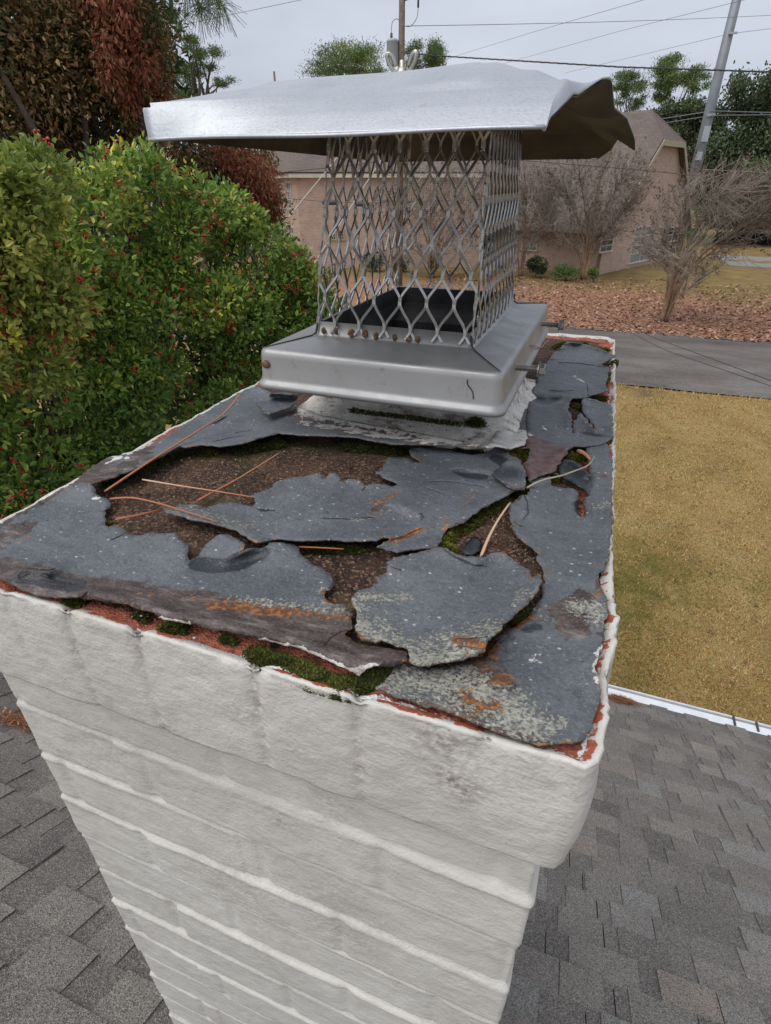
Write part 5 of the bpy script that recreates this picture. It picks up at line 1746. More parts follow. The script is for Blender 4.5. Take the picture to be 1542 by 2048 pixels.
# sprigs standing out of the outline
for (x, y) in [(150, 376), (215, 336), (255, 326), (290, 321), (340, 361), (390, 371), (440, 396), (490, 421), (520, 456), (565, 491), (600, 536), (628, 576), (650, 626), (655, 676), (120, 436), (190, 348), (310, 336)]:
    D_ = d_holly(x, y, rng)
    P2_.append((*at(x, y, D=D_), 0.07, 0.13))
    P2_.append((*at(x + 14, y + 26, D=D_ - 0.1), 0.11, 0.13))


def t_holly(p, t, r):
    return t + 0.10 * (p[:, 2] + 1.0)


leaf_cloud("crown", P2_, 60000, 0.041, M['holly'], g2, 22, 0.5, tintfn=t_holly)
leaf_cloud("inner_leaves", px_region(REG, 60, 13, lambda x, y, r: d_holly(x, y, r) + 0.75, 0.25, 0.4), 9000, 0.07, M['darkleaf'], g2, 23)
berries(P2_, 1500, 32, g2, 0.0058, 8)
limbs("trunk", (-3.9, 3.9, -6.4), [c[:3] for c in P2_[::9]], 0.10, M['bark'], g2, 3)

g3 = thing("vine_tree", "tall tree draped in reddish brown dry vine leaves", "tree", (-5.0, 5.0, -6.0))
REG3 = [(-160, -120), (230, -120), (285, 0), (330, 110), (345, 190), (310, 270), (360, 320), (300, 370), (160, 370), (90, 340), (-160, 320)]


def d_vine(x, y, r):
    return 5.6 + 0.7 * r.random() + 0.0012 * max(0, x)


P3_ = px_region(REG3, 120, 14, d_vine, 0.16, 0.34, 1.2)
leaf_cloud("crown", P3_, 52000, 0.046, M['brownleaf'], g3, 24, 0.45, droop=0.25, shell=0.3, tintfn=lambda p, t, r: 0.5 + 1.5 * (t - 0.5))
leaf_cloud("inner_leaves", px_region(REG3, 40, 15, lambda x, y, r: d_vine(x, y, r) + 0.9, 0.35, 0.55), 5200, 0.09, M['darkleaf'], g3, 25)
P3r = px_region([(150, -60), (240, -40), (285, 40), (312, 110), (345, 195), (318, 225), (250, 190), (190, 130), (160, 40)], 40, 16, lambda x, y, r: 5.6 + 0.6 * r.random(), 0.07, 0.13, 1.8)
leaf_cloud("dry_vine_leaves", P3r, 6500, 0.046, M['redleaf'], g3, 26, 0.36, droop=0.5, shell=0.15)
limbs("trunk", (-5.6, 5.2, -6.2), [c[:3] for c in P3_[::5]], 0.16, M['bark'], g3, 4, 0.012)

g4 = thing("vine_tree", "smaller dry-leaved tree between the holly and the brick houses", "tree", (-4.6, 7.0, -5.8))
REG4 = [(330, 290), (420, 280), (500, 300), (545, 350), (530, 450), (548, 480), (500, 500), (440, 420), (340, 370)]
P4_ = px_region(REG4, 44, 17, lambda x, y, r: 6.6 + 0.7 * r.random(), 0.18, 0.33, 1.2)
leaf_cloud("crown", P4_, 18000, 0.048, M['brownleaf'], g4, 27, 0.42, droop=0.25, shell=0.3)
P4r = px_region([(440, 300), (535, 320), (545, 420), (520, 465), (480, 440), (450, 380)], 24, 18, lambda x, y, r: 6.4 + 0.5 * r.random(), 0.08, 0.15, 1.7)
leaf_cloud("dry_vine_leaves", P4r, 6000, 0.052, M['redleaf'], g4, 28, 0.34, droop=0.5, shell=0.15)
limbs("trunk", (-5.0, 7.2, -5.9), [c[:3] for c in P4_[::4]], 0.10, M['bark'], g4, 5, 0.01)

g6 = thing("evergreen_bush", "dark leafy bush low behind the left corner of the metal cap", "bush", (-2.6, 3.2, -6.0))
P6_ = px_region([(430, 620), (560, 600), (645, 640), (600, 720), (500, 790), (380, 850), (330, 800)], 36, 41, lambda x, y, r: 4.6 + 0.6 * r.random(), 0.16, 0.28)
leaf_cloud("crown", P6_, 9500, 0.060, M['holly'], g6, 42, 0.42, tintfn=lambda p, t, r: t - 0.08)
berries(P6_, 90, 43, g6, 0.0050, 6)
limbs("trunk", (-2.9, 4.6, -6.3), [c[:3] for c in P6_[::5]], 0.06, M['bark'], g6, 6)

# hanging pine branch at the top of the view
g5 = thing("pine_branch", "pine branch with long needles hanging into the top of the sky", "pine branch", at(380, -60, D=6.0))
mb = MB()
rr5 = np.random.default_rng(9)
tufts = []
for pts in ([(150, -160), (260, -40), (290, 0), (345, 18)], [(260, -40), (380, -20), (400, 12)], [(300, -60), (400, -40), (432, -4), (440, 6)]):
    P = smooth_line([at(x, y, D=6.0) for x, y in pts], 0.03)
    mb.tube(P, np.linspace(0.012, 0.004, len(P)), 6)
    tufts.append(P[-1])
    tufts.append(P[-5])
mb.build("branch", M['bark'], g5, True)
mb = MB()
for c in tufts:
    for i in range(75):
        d = rr5.normal(size=3)
        d[2] -= 0.6
        d /= np.linalg.norm(d)
        ln = rr5.uniform(0.13, 0.22)
        e = c + d * ln + np.array([0, 0, -0.03])
        mb.tube([c + rr5.normal(size=3) * 0.012, c + d * ln * 0.55, e], 0.0016, 3, tint=float(rr5.uniform(0, .6)))
mb.build("needles", M['pine'], g5)

# ------------------------------------------------------------------ far trees


def far_pine(label, blobs, Y, n, seed, trunk_px, mat='pine', size=0.42, group=None, cat="pine tree", name="pine_tree", r0=0.2, aspect=0.3):
    base = on_ground_xy(trunk_px[0], Y)
    t = thing(name, label, cat, base, group)
    cl = []
    r = np.random.default_rng(seed)
    for (px, py, rx, ry) in blobs:
        c = at(px, py, Y=Y)
        e = at(px + 10, py, Y=Y)
        k = np.linalg.norm(e - c) / 10
        for q in range(7):
            a, b = r.uniform(0, 6.28), math.sqrt(r.uniform(0, 1))
            cc = at(px + rx * b * math.cos(a) * 0.75, py + ry * b * math.sin(a) * 0.75, Y=Y + r.normal() * rx * k * 0.5)
            cl.append((*cc, rx * k * r.uniform(0.2, 0.34), ry * k * r.uniform(0.16, 0.30)))
    leaf_cloud("crown", cl, int(n * 2.3), size * 0.52, M[mat], t, seed, aspect * 0.7, soft=0.75, shell=0.3, up=0.8, fold=0.1)
    limbs("trunk", base, [c[:3] for c in cl[::2]], r0, M['pinebark'], t, seed, 0.02, split=0.74)
    return t


def on_ground_xy(px, Y):
    p = at(px, 1.0, Y=Y)
    # straight down from a point of that sight line near the horizon
    h = at(px, 372.0, Y=Y)
    return np.array([h[0], Y, float(gz(Y)) - 0.1])


far_pine("tall pine with a broad flat crown left of the wooden pole", [(690, 118, 72, 38), (648, 142, 46, 18), (732, 138, 42, 22)], 78, 5200, 51, (690, 150), size=0.62)
far_pine("tall pine behind and just right of the wooden pole", [(852, 102, 42, 28), (840, 128, 34, 20), (872, 122, 26, 20)], 84, 3200, 52, (850, 150), size=0.6)
far_pine("slender pine with an open crown above the far roof ridge", [(1256, 168, 38, 24), (1240, 185, 22, 18), (1278, 205, 26, 20), (1235, 205, 14, 10)], 74, 2600, 53, (1244, 240), size=0.5)
far_pine("large pine just left of the steel pole", [(1365, 138, 58, 30), (1340, 165, 36, 24), (1395, 165, 34, 24), (1325, 195, 24, 14)], 74, 4600, 54, (1362, 240), size=0.55)
far_pine("pale green pine behind the reddish vine tree", [(300, 70, 34, 36), (320, 110, 36, 36), (335, 160, 30, 34), (290, 140, 30, 40)], 26, 5200, 55, (318, 220), size=0.17, r0=0.16)
far_pine("dark pine with tufted boughs above the left end of the lid", [(378, 85, 22, 20), (415, 110, 30, 18), (400, 140, 34, 18), (365, 150, 30, 24), (448, 165, 24, 12), (375, 185, 40, 14)], 28, 6500, 56, (385, 220), size=0.2, r0=0.16)


def broad_tree(label, blobs, Y, n, seed, tx, size=0.4, mat='oak', per=18, shell=0.3):
    n, size = int(n * 2.8), size * 0.55
    base = on_ground_xy(tx, Y)
    t = thing("oak_tree", label, "tree", base)
    cl = []
    r = np.random.default_rng(seed)
    for (px, py, rx, ry) in blobs:
        k = np.linalg.norm(at(px + 10, py, Y=Y) - at(px, py, Y=Y)) / 10
        for q in range(per):
            a, b = r.uniform(0, 6.28), math.sqrt(r.uniform(0, 1))
            cc = at(px + rx * b * math.cos(a), py + ry * b * math.sin(a), Y=Y + r.normal() * rx * k * 0.4)
            cl.append((*cc, rx * k * r.uniform(0.16, 0.34), ry * k * r.uniform(0.14, 0.28)))
    leaf_cloud("crown", cl, n, size, M[mat], t, seed, 0.5, shell=shell, up=0.4, soft=0.85)
    limbs("trunk", base, [c[:3] for c in cl[::3]], 0.35, M['bark'], t, seed, 0.05, split=0.45)


broad_tree("big dark oak at the right edge behind the steel pole", [(1500, 230, 60, 70), (1470, 330, 60, 70), (1560, 300, 60, 120), (1540, 400, 60, 40)], 62, 17000, 61, 1500, 0.5)
broad_tree("dark oak between the far gable and the steel pole", [(1370, 235, 46, 34), (1405, 290, 36, 60), (1330, 240, 30, 22), (1420, 380, 36, 44)], 66, 10000, 62, 1400, 0.5)
broad_tree("low dark trees past the far drive at the right edge", [(1480, 430, 70, 30), (1560, 440, 60, 36)], 58, 5500, 63, 1520, 0.45)

# dark screen fence past the far drive
t = thing("screen_fence", "long dark screen fence beyond the far drive", "fence", on_ground_xy(1500, 60))
mb = MB()
a, b = at(1432, 470, Y=60), at(1700, 478, Y=60)
mb.box((a[0], 60, -4.5), (b[0] + 6, 60.1, a[2] + 0.25))
mb.build("panel", M['hedge'], t)
for i in range(9):
    mb = MB()
    x = a[0] + i * 2.4
    mb.box((x - 0.05, 59.9, -4.5), (x + 0.05, 59.998, a[2] + 0.4))
    mb.build("post", M['hedge'], t)

# ------------------------------------------------------------------ the brick houses across the road


def poly_obj(name, faces, mat, parent, thick=0.0):
    """faces: list of (points, uvs)"""
    V, F, U = [], [], []
    for pts, uv in faces:
        F.append(list(range(len(V), len(V) + len(pts))))
        V.extend([tuple(float(c) for c in p) for p in pts])
        U.extend(uv)
    me = bpy.data.meshes.new(name)
    me.from_pydata(V, [], F)
    ul = me.uv_layers.new(name="UVMap")
    for i, lp in enumerate(me.loops):
        ul.data[i].uv = U[lp.vertex_index]
    me.materials.append(mat)
    me.update()
    o = link(name, me, parent)
    if thick:
        md = o.modifiers.new("thickness", 'SOLIDIFY')
        md.thickness = thick
        md.offset = -1
    return o


class Wall:
    def __init__(s, P0, d):
        s.P0 = np.array([P0[0], P0[1], 0.0])
        s.d = np.array([d[0], d[1], 0.0]) / math.hypot(*d)
        s.n = np.array([s.d[1], -s.d[0], 0.0])          # outwards, towards the road

    def pt(s, u, z, out=0.0):
        return s.P0 + s.d * u + np.array([0, 0, z]) + s.n * out

    def hit(s, px, py):
        r = ray(px, py)
        t = (s.P0 @ s.n) / (r @ s.n)
        p = r * t
        return (p - s.P0) @ s.d, p[2]

    def poly(s, name, uz, mat, parent, out=0.0, thick=0.0):
        return poly_obj(name, [([s.pt(u, z, out) for u, z in uz], [(u, z) for u, z in uz])], mat, parent, thick)

    def box(s, u0, u1, z0, z1, o0, o1, m):
        v = [s.pt(u, z, o) for z in (z0, z1) for (u, o) in ((u0, o1), (u1, o1), (u1, o0), (u0, o0))]
        m.add(v, [(0, 3, 2, 1), (4, 5, 6, 7), (0, 1, 5, 4), (1, 2, 6, 5), (2, 3, 7, 6), (3, 0, 4, 7)])

    def window(s, parent, u0, u1, z0, z1, glass, cols=2, rowsn=3, frame='trim'):
        m = MB()
        f = 0.07
        s.box(u0 - f, u1 + f, z1, z1 + f, -0.02, 0.05, m)
        s.box(u0 - f - 0.05, u1 + f + 0.05, z0 - f, z0, -0.02, 0.09, m)
        s.box(u0 - f, u0, z0, z1, -0.02, 0.05, m)
        s.box(u1, u1 + f, z0, z1, -0.02, 0.05, m)
        for i in range(1, cols):
            u = u0 + (u1 - u0) * i / cols
            s.box(u - 0.02, u + 0.02, z0, z1, 0.0, 0.035, m)
        for i in range(1, rowsn):
            z = z0 + (z1 - z0) * i / rowsn
            s.box(u0, u1, z - 0.022, z + 0.022, 0.0, 0.032, m)
        w = m.build("window", M[frame], parent)
        m = MB()
        s.box(u0, u1, z0, z1, 0.004, 0.014, m)
        m.build("pane", M[glass], w)


GH = -4.45
hs = thing("brick_house", "brick house with a steep brown gable roof across the road", "house", (2.0, 40.0, GH))
gw = Wall((-0.56, 35.8), (0.4, 0.9165))
lwn = Wall((-0.56 - 0.9165 * 22, 35.8 + 0.4 * 22), (0.9165, -0.4))
gw.poly("gable_wall", [(0, GH - .4), (12, GH - .4), (12, -2.1), (7.6, 1.98), (4.4, 1.98), (0, -2.1)], M['brickwall'], hs, 0.0, 0.2)
lwn.poly("long_wall", [(0, GH - .4), (21.998, GH - .4), (21.998, -2.1), (0, -2.1)], M['brickwall'], hs, 0.0, 0.2)


def hp(s, t, z):
    return np.array([-0.56 + 0.4 * s - 0.9165 * t, 35.8 + 0.9165 * s + 0.4 * t, z])


SL = 0.93


def zs(s):
    return -2.1 + SL * min(s, 12 - s) + 0.12


left = [(-0.45, -0.35), (4.4, -0.35), (6, 1.25), (6, 22), (-0.45, 22)]
right_ = [(12.45, 22), (6, 22), (6, 1.25), (7.6, -0.35), (12.45, -0.35)]
hip = [(4.4, -0.35), (7.6, -0.35), (6, 1.25)]
sc_ = math.hypot(1, SL)
faces = [([hp(s, t, zs(s)) for s, t in left[::-1]], [(t, s * sc_) for s, t in left[::-1]]),
         ([hp(s, t, zs(s)) for s, t in right_[::-1]], [(t, -s * sc_) for s, t in right_[::-1]]),
         ([hp(s, t, zs(s)) for s, t in hip], [(s, t * 1.4) for s, t in hip])]
poly_obj("roof", faces, M['rooffar'], hs, 0.10)
mb = MB()
for (sa, sb) in ((-0.45, 4.4), (4.4, 7.6), (7.6, 12.45)):
    a0, b0 = hp(sa, -0.37, zs(sa)), hp(sb, -0.37, zs(sb))
    o_ = np.array([0.9165, -0.4, 0]) * 0.05
    dz_ = np.array([0, 0, 0.26])
    v = [a0 - dz_ + o_, b0 - dz_ + o_, b0 + o_ + [0, 0, .02], a0 + o_ + [0, 0, .02], a0 - dz_, b0 - dz_, b0 + [0, 0, .02], a0 + [0, 0, .02]]
    mb.add(v, [(0, 1, 2, 3), (4, 7, 6, 5), (0, 4, 5, 1), (3, 2, 6, 7), (0, 3, 7, 4), (1, 5, 6, 2)])
mb.build("rake_board", M['tan'], hs)
for (pxa, pya, pxb, pyb, wall, gl) in [(1271, 456, 1296, 524, gw, 'glass'), (1207, 459, 1221, 500, gw, 'darkglass'), (1326, 458, 1352, 520, gw, 'darkglass'), (1172, 461, 1186, 503, lwn, 'darkglass'), (1050, 462, 1072, 500, lwn, 'glass'), (960, 465, 985, 505, lwn, 'darkglass'), (880, 470, 900, 505, lwn, 'darkglass')]:
    u0, z1 = wall.hit(pxa, pya)
    u1, z0 = wall.hit(pxb, pyb)
    u0, u1 = min(u0, u1), max(u0, u1)
    z0 = max(z0, GH + 0.35)
    wall.window(hs, u0, u1, z0, z1, gl, 2, 4)

hw_ = thing("brick_house", "two-storey brick house with a white eave seen through the left of the mesh", "house", (-16.0, 36.0, GH))
wa_ = Wall((-17.8, 33.0), (0.936, 0.353))
e_b = np.array((-0.75, 0.66)) / math.hypot(.75, .66)
wb_ = Wall((-17.8 + e_b[0] * 7, 33.0 + e_b[1] * 7), (0.75, -0.66))
wa_.poly("front_wall", [(0, GH - .4), (11, GH - .4), (11, 0.35), (0, 0.35)], M['brickwall'], hw_, 0, 0.2)
wb_.poly("side_wall", [(0, GH - .4), (6.998, GH - .4), (6.998, 0.35), (0, 0.35)], M['brickwall'], hw_, 0, 0.2)
mb = MB()
wa_.box(-0.35, 11.3, 0.352, 0.62, -0.3, 0.34, mb)
wb_.box(-0.3, 7.2, 0.352, 0.615, -0.3, 0.33, mb)
mb.build("eave", M['trim'], hw_)
E1, E2, E0 = wa_.pt(-0.4, .63, .4), wa_.pt(11.4, .63, .4), wb_.pt(-0.4, .63, .4)
bk = wa_.pt(11.4, .63, -10)
bk2 = wa_.pt(-7.0, .63, -10)
r1, r2 = wa_.pt(1.0, 3.6, -5.2), wa_.pt(8.0, 3.6, -5.2)


def uvp(pts):
    p0 = np.array(pts[0])
    d = np.array(pts[1]) - p0
    d /= np.linalg.norm(d)
    q = np.array(pts[2]) - p0
    q = q - d * (q @ d)
    q /= np.linalg.norm(q)
    return [((np.array(p) - p0) @ d, (np.array(p) - p0) @ q) for p in pts]


fs = [[E1, E2, r2, r1], [E2, bk, r2], [bk, bk2, r1, r2], [E0, E1, r1], [bk2, E0, r1]]
poly_obj("roof", [(f, uvp(f)) for f in fs], M['rooffar'], hw_, 0.08)
for (pxa, pya, pxb, pyb, wall, gl) in [(575, 365, 585, 416, wb_, 'glass'), (579, 455, 590, 494, wb_, 'glass'), (663, 462, 670, 478, wa_, 'darkglass'), (680, 462, 687, 478, wa_, 'darkglass')]:
    u0, z1 = wall.hit(pxa, pya)
    u1, z0 = wall.hit(pxb, pyb)
    wall.window(hw_, min(u0, u1), max(u0, u1), z0, z1, gl, 2, 3, 'trim' if gl == 'glass' else 'tan')

# ------------------------------------------------------------------ bare crape myrtles


def myrtle(label, base_px, Yb, crown, n_stem, n_twig, seed, r0=0.055, name="crape_myrtle"):
    r = np.random.default_rng(seed)
    base = np.array(base_px)
    t = thing(name, label, "crape myrtle", base, "bare crape myrtles across the road")
    crown = np.array(crown, float)
    lo, hi = crown.min(0), crown.max(0)

    def sample(n):
        out = []
        while len(out) < n:
            p = r.uniform(lo, hi)
            if inside(p[None], crown)[0]:
                out.append(at(p[0], p[1], Y=Yb + r.normal() * 1.1))
        return np.array(out)
    m = MB()
    stems = []
    tips = sample(n_stem)
    tips = tips[np.argsort(tips[:, 0])]
    for i, tp in enumerate(tips):
        b = base + np.array([(i / max(1, n_stem - 1) - 0.5) * 0.2 * (n_stem > 3), r.normal() * 0.1, 0])
        d = tp - b
        mid = b + d * 0.5
        mid = b + d * 0.42
        mid[0] = b[0] + d[0] * 0.17
        mid[1] = b[1] + d[1] * 0.25
        mid[2] += 0.05 * np.linalg.norm(d)
        P = smooth_line([b, mid, tp], 0.25)
        m.tube(P, np.linspace(r0, 0.012, len(P)), 6)
        stems.append(P)
    m.build("trunk", M['myrtle'], t, True)
    V, F, T = [], [], []
    n0 = 0
    ends = sample(n_twig)
    allp = np.concatenate([s[len(s) // 3:] for s in stems])
    pods = []
    for e in ends:
        d2 = np.linalg.norm((allp - e) * np.array([1.2, 1, 1.0]) + np.array([0, 0, 0.5]), axis=1)
        cand = np.argsort(d2)[:4]
        s = allp[r.choice(cand)]
        d = e - s
        L_ = np.linalg.norm(d)
        if L_ < 0.05:
            continue
        # a forked twig
        segs = [(s, e, 0.012, 0.006)]
        for q in range(3):
            f0 = s + d * r.uniform(0.35, 0.95)
            ee = f0 + d / L_ * r.uniform(0.25, 0.6) + r.normal(size=3) * 0.20 + np.array([0, 0, 0.1])
            segs.append((f0, ee, 0.007, 0.0045))
            pods.append(ee)
        pods.append(e)
        tv = float(np.clip(r.normal() * 0.2 + 0.5, 0, 1))
        for (a, b, ra, rb) in segs:
            mid = (a + b) / 2 + r.normal(size=3) * 0.04
            ax = (b - a) / (np.linalg.norm(b - a) + 1e-9)
            u = np.cross(ax, [0.3, 0.8, 0.5])
            u /= np.linalg.norm(u)
            w = np.cross(ax, u)
            ring = np.stack([u, -0.5 * u + 0.866 * w, -0.5 * u - 0.866 * w])
            V.append(np.concatenate([a + ring * ra, mid + ring * (ra + rb) / 2, b + ring * rb]))
            for k in range(2):
                for j in range(3):
                    j2 = (j + 1) % 3
                    F.append((n0 + k * 3 + j, n0 + k * 3 + j2, n0 + k * 3 + 3 + j2, n0 + k * 3 + 3 + j))
            T.extend([tv] * 9)
            n0 += 9
    o = quads_mesh("twigs", np.concatenate(V), np.array(F), M['twig'], t, {'tint': np.array(T)}, False)
    pods = np.array(pods)
    pods = pods[r.random(len(pods)) < 0.30]
    leaf_cloud("seed_heads", [(*p, 0.05, 0.06) for p in pods], len(pods) * 5, 0.065, M['pod'], t, seed, 0.7, shell=0.1)['kind'] = 'stuff'
    return t


b1 = on_ground(1327, 645)
myrtle("bare crape myrtle standing by the road among fallen leaves", b1, b1[1], [(1235, 470), (1290, 430), (1320, 380), (1390, 345), (1470, 335), (1600, 325), (1620, 460), (1520, 490), (1450, 530), (1400, 575), (1330, 560), (1265, 510)], 9, 640, 71, 0.058)
b2 = on_ground(1166, 558)
myrtle("many-stemmed bare crape myrtle in front of the gable corner", b2, b2[1], [(1050, 380), (1090, 320), (1180, 300), (1290, 300), (1320, 360), (1290, 440), (1220, 490), (1120, 500), (1070, 470)], 11, 850, 72, 0.07)
b3 = on_ground(1040, 552)
myrtle("pale bare crape myrtle just right of the mesh cage", b3, b3[1] + 0.5, [(980, 380), (1010, 325), (1120, 320), (1130, 430), (1080, 500), (1010, 510)], 7, 420, 73, 0.05)
b4 = on_ground(862, 556)
myrtle("dense bare crape myrtle seen through the middle of the mesh", b4, b4[1], [(740, 420), (780, 340), (880, 320), (990, 330), (1010, 430), (960, 500), (860, 510), (770, 500)], 9, 650, 74, 0.055)
b5 = on_ground(578, 520)
myrtle("slim bare crape myrtle against the shaded brick side wall", b5, b5[1] - 1.0, [(535, 345), (600, 330), (612, 400), (600, 470), (560, 480), (535, 420)], 8, 300, 75, 0.04)

# ------------------------------------------------------------------ shrubs


def shrub(label, px, py, rx, ry, Y, n, seed, mat='shrub', size=0.09, name="shrub"):
    c = at(px, py, Y=Y)
    k = np.linalg.norm(at(px + 10, py, Y=Y) - c) / 10
    t = thing(name, label, "shrub", (c[0], Y, gz(Y)))
    r = np.random.default_rng(seed)
    cl = []
    for q in range(14):
        a, b = r.uniform(0, 6.28), math.sqrt(r.uniform(0, 1)) * 0.62
        cc = at(px + rx * b * math.cos(a), py + ry * b * math.sin(a), Y=Y + r.normal() * rx * k * 0.3)
        cl.append((*cc, rx * k * 0.42, ry * k * 0.42))
    leaf_cloud("foliage", cl, n, size, M[mat], t, seed, 0.5, shell=0.6)
    limbs("stems", (c[0], Y, gz(Y) - 0.05), [q[:3] for q in cl[::3]], 0.03, M['bark'], t, seed, 0.01)


shrub("rounded bright green shrub at the foot of the many-stemmed crape myrtle", 1131, 543, 34, 17, 33.0, 2600, 81)
shrub("small green shrub right of the many-stemmed crape myrtle", 1187, 544, 12, 13, 33.0, 800, 82)
shrub("dark shrub under the pale house window right of the mesh", 1076, 530, 24, 20, 33.6, 1400, 83, 'darkleaf', 0.12)
shrub("yellow-green shrub seen through the middle of the mesh", 868, 527, 16, 16, 32.0, 900, 84, 'shrub')
shrub("dark rounded shrub seen through the left of the mesh", 745, 520, 24, 24, 33.0, 1300, 85, 'darkleaf', 0.12)
shrub("dark low shrub between the two brick houses", 800, 530, 22, 18, 33.5, 1000, 86, 'darkleaf', 0.12)
shrub("yellow-green clump inside the bare crape myrtle by the road", 1395, 475, 26, 16, 31.0, 700, 87, 'shrub', 0.12)

# fallen leaves on the far verge
r = np.random.default_rng(91)
n = 16000
x = r.uniform(-9, 18, n)
y = 22.0 + 13.5 * r.beta(1.0, 2.0, n)
a = r.uniform(0, 6.28, n)
ln = r.uniform(0.045, 0.10, n)
c = np.stack([x, y, gz(y) + 0.02 + 0.05 * fbm(np.stack([x, y, 0 * x], 1) * 0.5, 3) + r.uniform(0.0, 0.03, n)], 1)
d = np.stack([np.cos(a), np.sin(a), r.normal(size=n) * 0.35], 1)
s_ = np.stack([-np.sin(a), np.cos(a), r.normal(size=n) * 0.35], 1)
V = np.stack([c - d * ln[:, None], c - s_ * ln[:, None] * 0.5, c + d * ln[:, None], c + s_ * ln[:, None] * 0.5], 1).reshape(-1, 3)
o = quads_mesh("fallen_leaves", V, np.arange(n)[:, None] * 4 + np.arange(4), M['litter'], None, {'tint': np.repeat(r.uniform(0, 1, n), 4)}, False)
tag(o, "drift of reddish fallen leaves along the far edge of the road", "leaves", None, "stuff")

# ------------------------------------------------------------------ poles and wires
YP = 28.0
pb = at(804, 10, Y=YP)
up_ = thing("utility_pole", "weathered wooden utility pole carrying a grey transformer", "utility pole", (pb[0], YP, gz(YP)))
mb = MB()
mb.tube([(pb[0], YP, gz(YP) - 0.1), (pb[0], YP, 3.0), (pb[0] - 0.0, YP, pb[2] + 2.0)], [0.17, 0.14, 0.12], 12)
mb.build("pole", M['wood'], up_, True)
tc = at(785, 106, Y=YP - 0.15)
mb = MB()
mb.lathe([(0.05, -0.44), (0.235, -0.42), (0.245, -0.38), (0.245, 0.34), (0.255, 0.35), (0.255, 0.39), (0.20, 0.45), (0.05, 0.48)], 20, Matrix.Translation(tuple(tc)))
tcan = mb.build("transformer", M['can'], up_, True)
mb = MB()
bt = tc + np.array([-0.05, 0, 0.45])
mb.lathe([(0.03, 0.0), (0.06, 0.02), (0.04, 0.06), (0.065, 0.09), (0.04, 0.13), (0.06, 0.16), (0.03, 0.20), (0.012, 0.22), (0.012, 0.34)], 12, Matrix.Translation(tuple(bt)))
mb.build("bushing", M['wood'], tcan, True).matrix_parent_inverse = Matrix.Identity(4)
mb = MB()
mb.tube(smooth_line([bt + [0, 0, .33], bt + [0.05, 0, .55], bt + [0.25, 0, .62], bt + [0.36, 0.1, 0.5]], 0.05), 0.012, 5)
mb.build("jumper_wire", M['wire'], up_, True)
mb = MB()
q = at(840, 4, Y=YP)
mb.box((q[0] - 0.08, YP - 0.1, q[2] - 0.18), (q[0] - 0.02, YP - 0.04, q[2] + 0.25))
mb.tube([(pb[0] + 0.1, YP, q[2] + 0.1), (q[0], YP - 0.05, q[2] + 0.2)], 0.03, 6)
mb.tube(smooth_line([(q[0] - 0.05, YP - .07, q[2] - .18), at(834, 35, Y=YP), at(822, 52, Y=YP), at(808, 52, Y=YP)], 0.1), 0.012, 5)
mb.build("cutout_fuse", M['wire'], up_, True)

YS = 52.0
sb = at(1428, 187, Y=YS)
sp_ = thing("steel_pole", "tall grey steel pole with clamps at the right", "utility pole", (sb[0], YS, gz(YS)))
mb = MB()
mb.tube([(sb[0], YS, gz(YS) - 0.2), (sb[0], YS, 5.0), (sb[0], YS, 15.0)], [0.40, 0.33, 0.24], 12)
mb.build("pole", M['galv'], sp_, True)
for (px, py, w, hh) in [(1422, 230, 0.52, 0.16), (1412, 268, 0.42, 0.9), (1398, 312, 0.40, 0.5), (1466, 66, 0.5, 0.1)]:
    q = at(px, py, Y=YS - 0.35)
    mb = MB()
    mb.box((q[0] - w / 2, YS - 0.42, q[2] - hh / 2), (q[0] + w / 2, YS - 0.28, q[2] + hh / 2))
    mb.build("clamp", M['can'], sp_)
tp = thing("utility_pole", "tiny distant pole top above the left half of the lid", "utility pole", on_ground_xy(548, 95))
mb = MB()
q = at(548, 143, Y=95)
mb.tube([(q[0], 95, gz(95) - 0.2), (q[0], 95, q[2])], [0.2, 0.16], 8)
mb.build("pole", M['wood'], tp, True)


def wire(label, pts, r=0.012, mat='wire', sag=0.0, twist=0.0, cat="cable", name="overhead_wire"):
    A = np.array([at(x, y, Y=Y) for x, y, Y in pts])
    P = resample(A, max(0.15, np.linalg.norm(A[-1] - A[0]) / 70))
    t = np.linspace(0, 1, len(P))
    P[:, 2] -= sag * 4 * t * (1 - t)
    m = MB()
    if twist:
        P = resample(P, 0.12)
        s = np.r_[0, np.cumsum(np.linalg.norm(np.diff(P, axis=0), axis=1))]
        for ph in (0, 2.1, 4.2):
            m.tube(P + np.stack([0 * s, twist * np.cos(s * 6 + ph), twist * np.sin(s * 6 + ph)], 1), r, 5)
    else:
        m.tube(P, r, 5)
    o = m.build(name, M[mat], None, True)
    tag(o, label, cat)
    return o


wire("high wire running right from the wooden pole to the steel pole", [(812, 52, 28.0), (1460, 31, 50), (1700, 22, 58)], 0.012, 'thinwire', 0.1)
wire("thin sky wire climbing right above the lid peak", [(880, 122, 80), (1060, 66, 60), (1300, -4, 42)], 0.013, 'thinwire')
wire("thin sky wire reaching the top of the steel pole", [(990, 132, 80), (1240, 62, 60), (1500, -3, 46)], 0.013, 'thinwire')
wire("thin sky wire meeting the clamp high on the steel pole", [(1130, 146, 80), (1290, 108, 66), (1462, 67, 52), (1600, 50, 60)], 0.013, 'thinwire')
wire("thick twisted cable crossing behind the lid to the right edge", [(812, 106, 28.0), (880, 112, 27.6), (1240, 134, 26.0), (1542, 144, 24.5), (1800, 150, 23)], 0.011, 'wire', 0.0, 0.016)
wire("upper of the pale cables below the steel pole bracket", [(1290, 243, 62), (1425, 222, 51.4), (1600, 227, 58)], 0.03, 'thinwire')
wire("lower of the pale cables below the steel pole bracket", [(1290, 252, 62), (1425, 231, 51.4), (1600, 229, 58)], 0.03, 'thinwire')
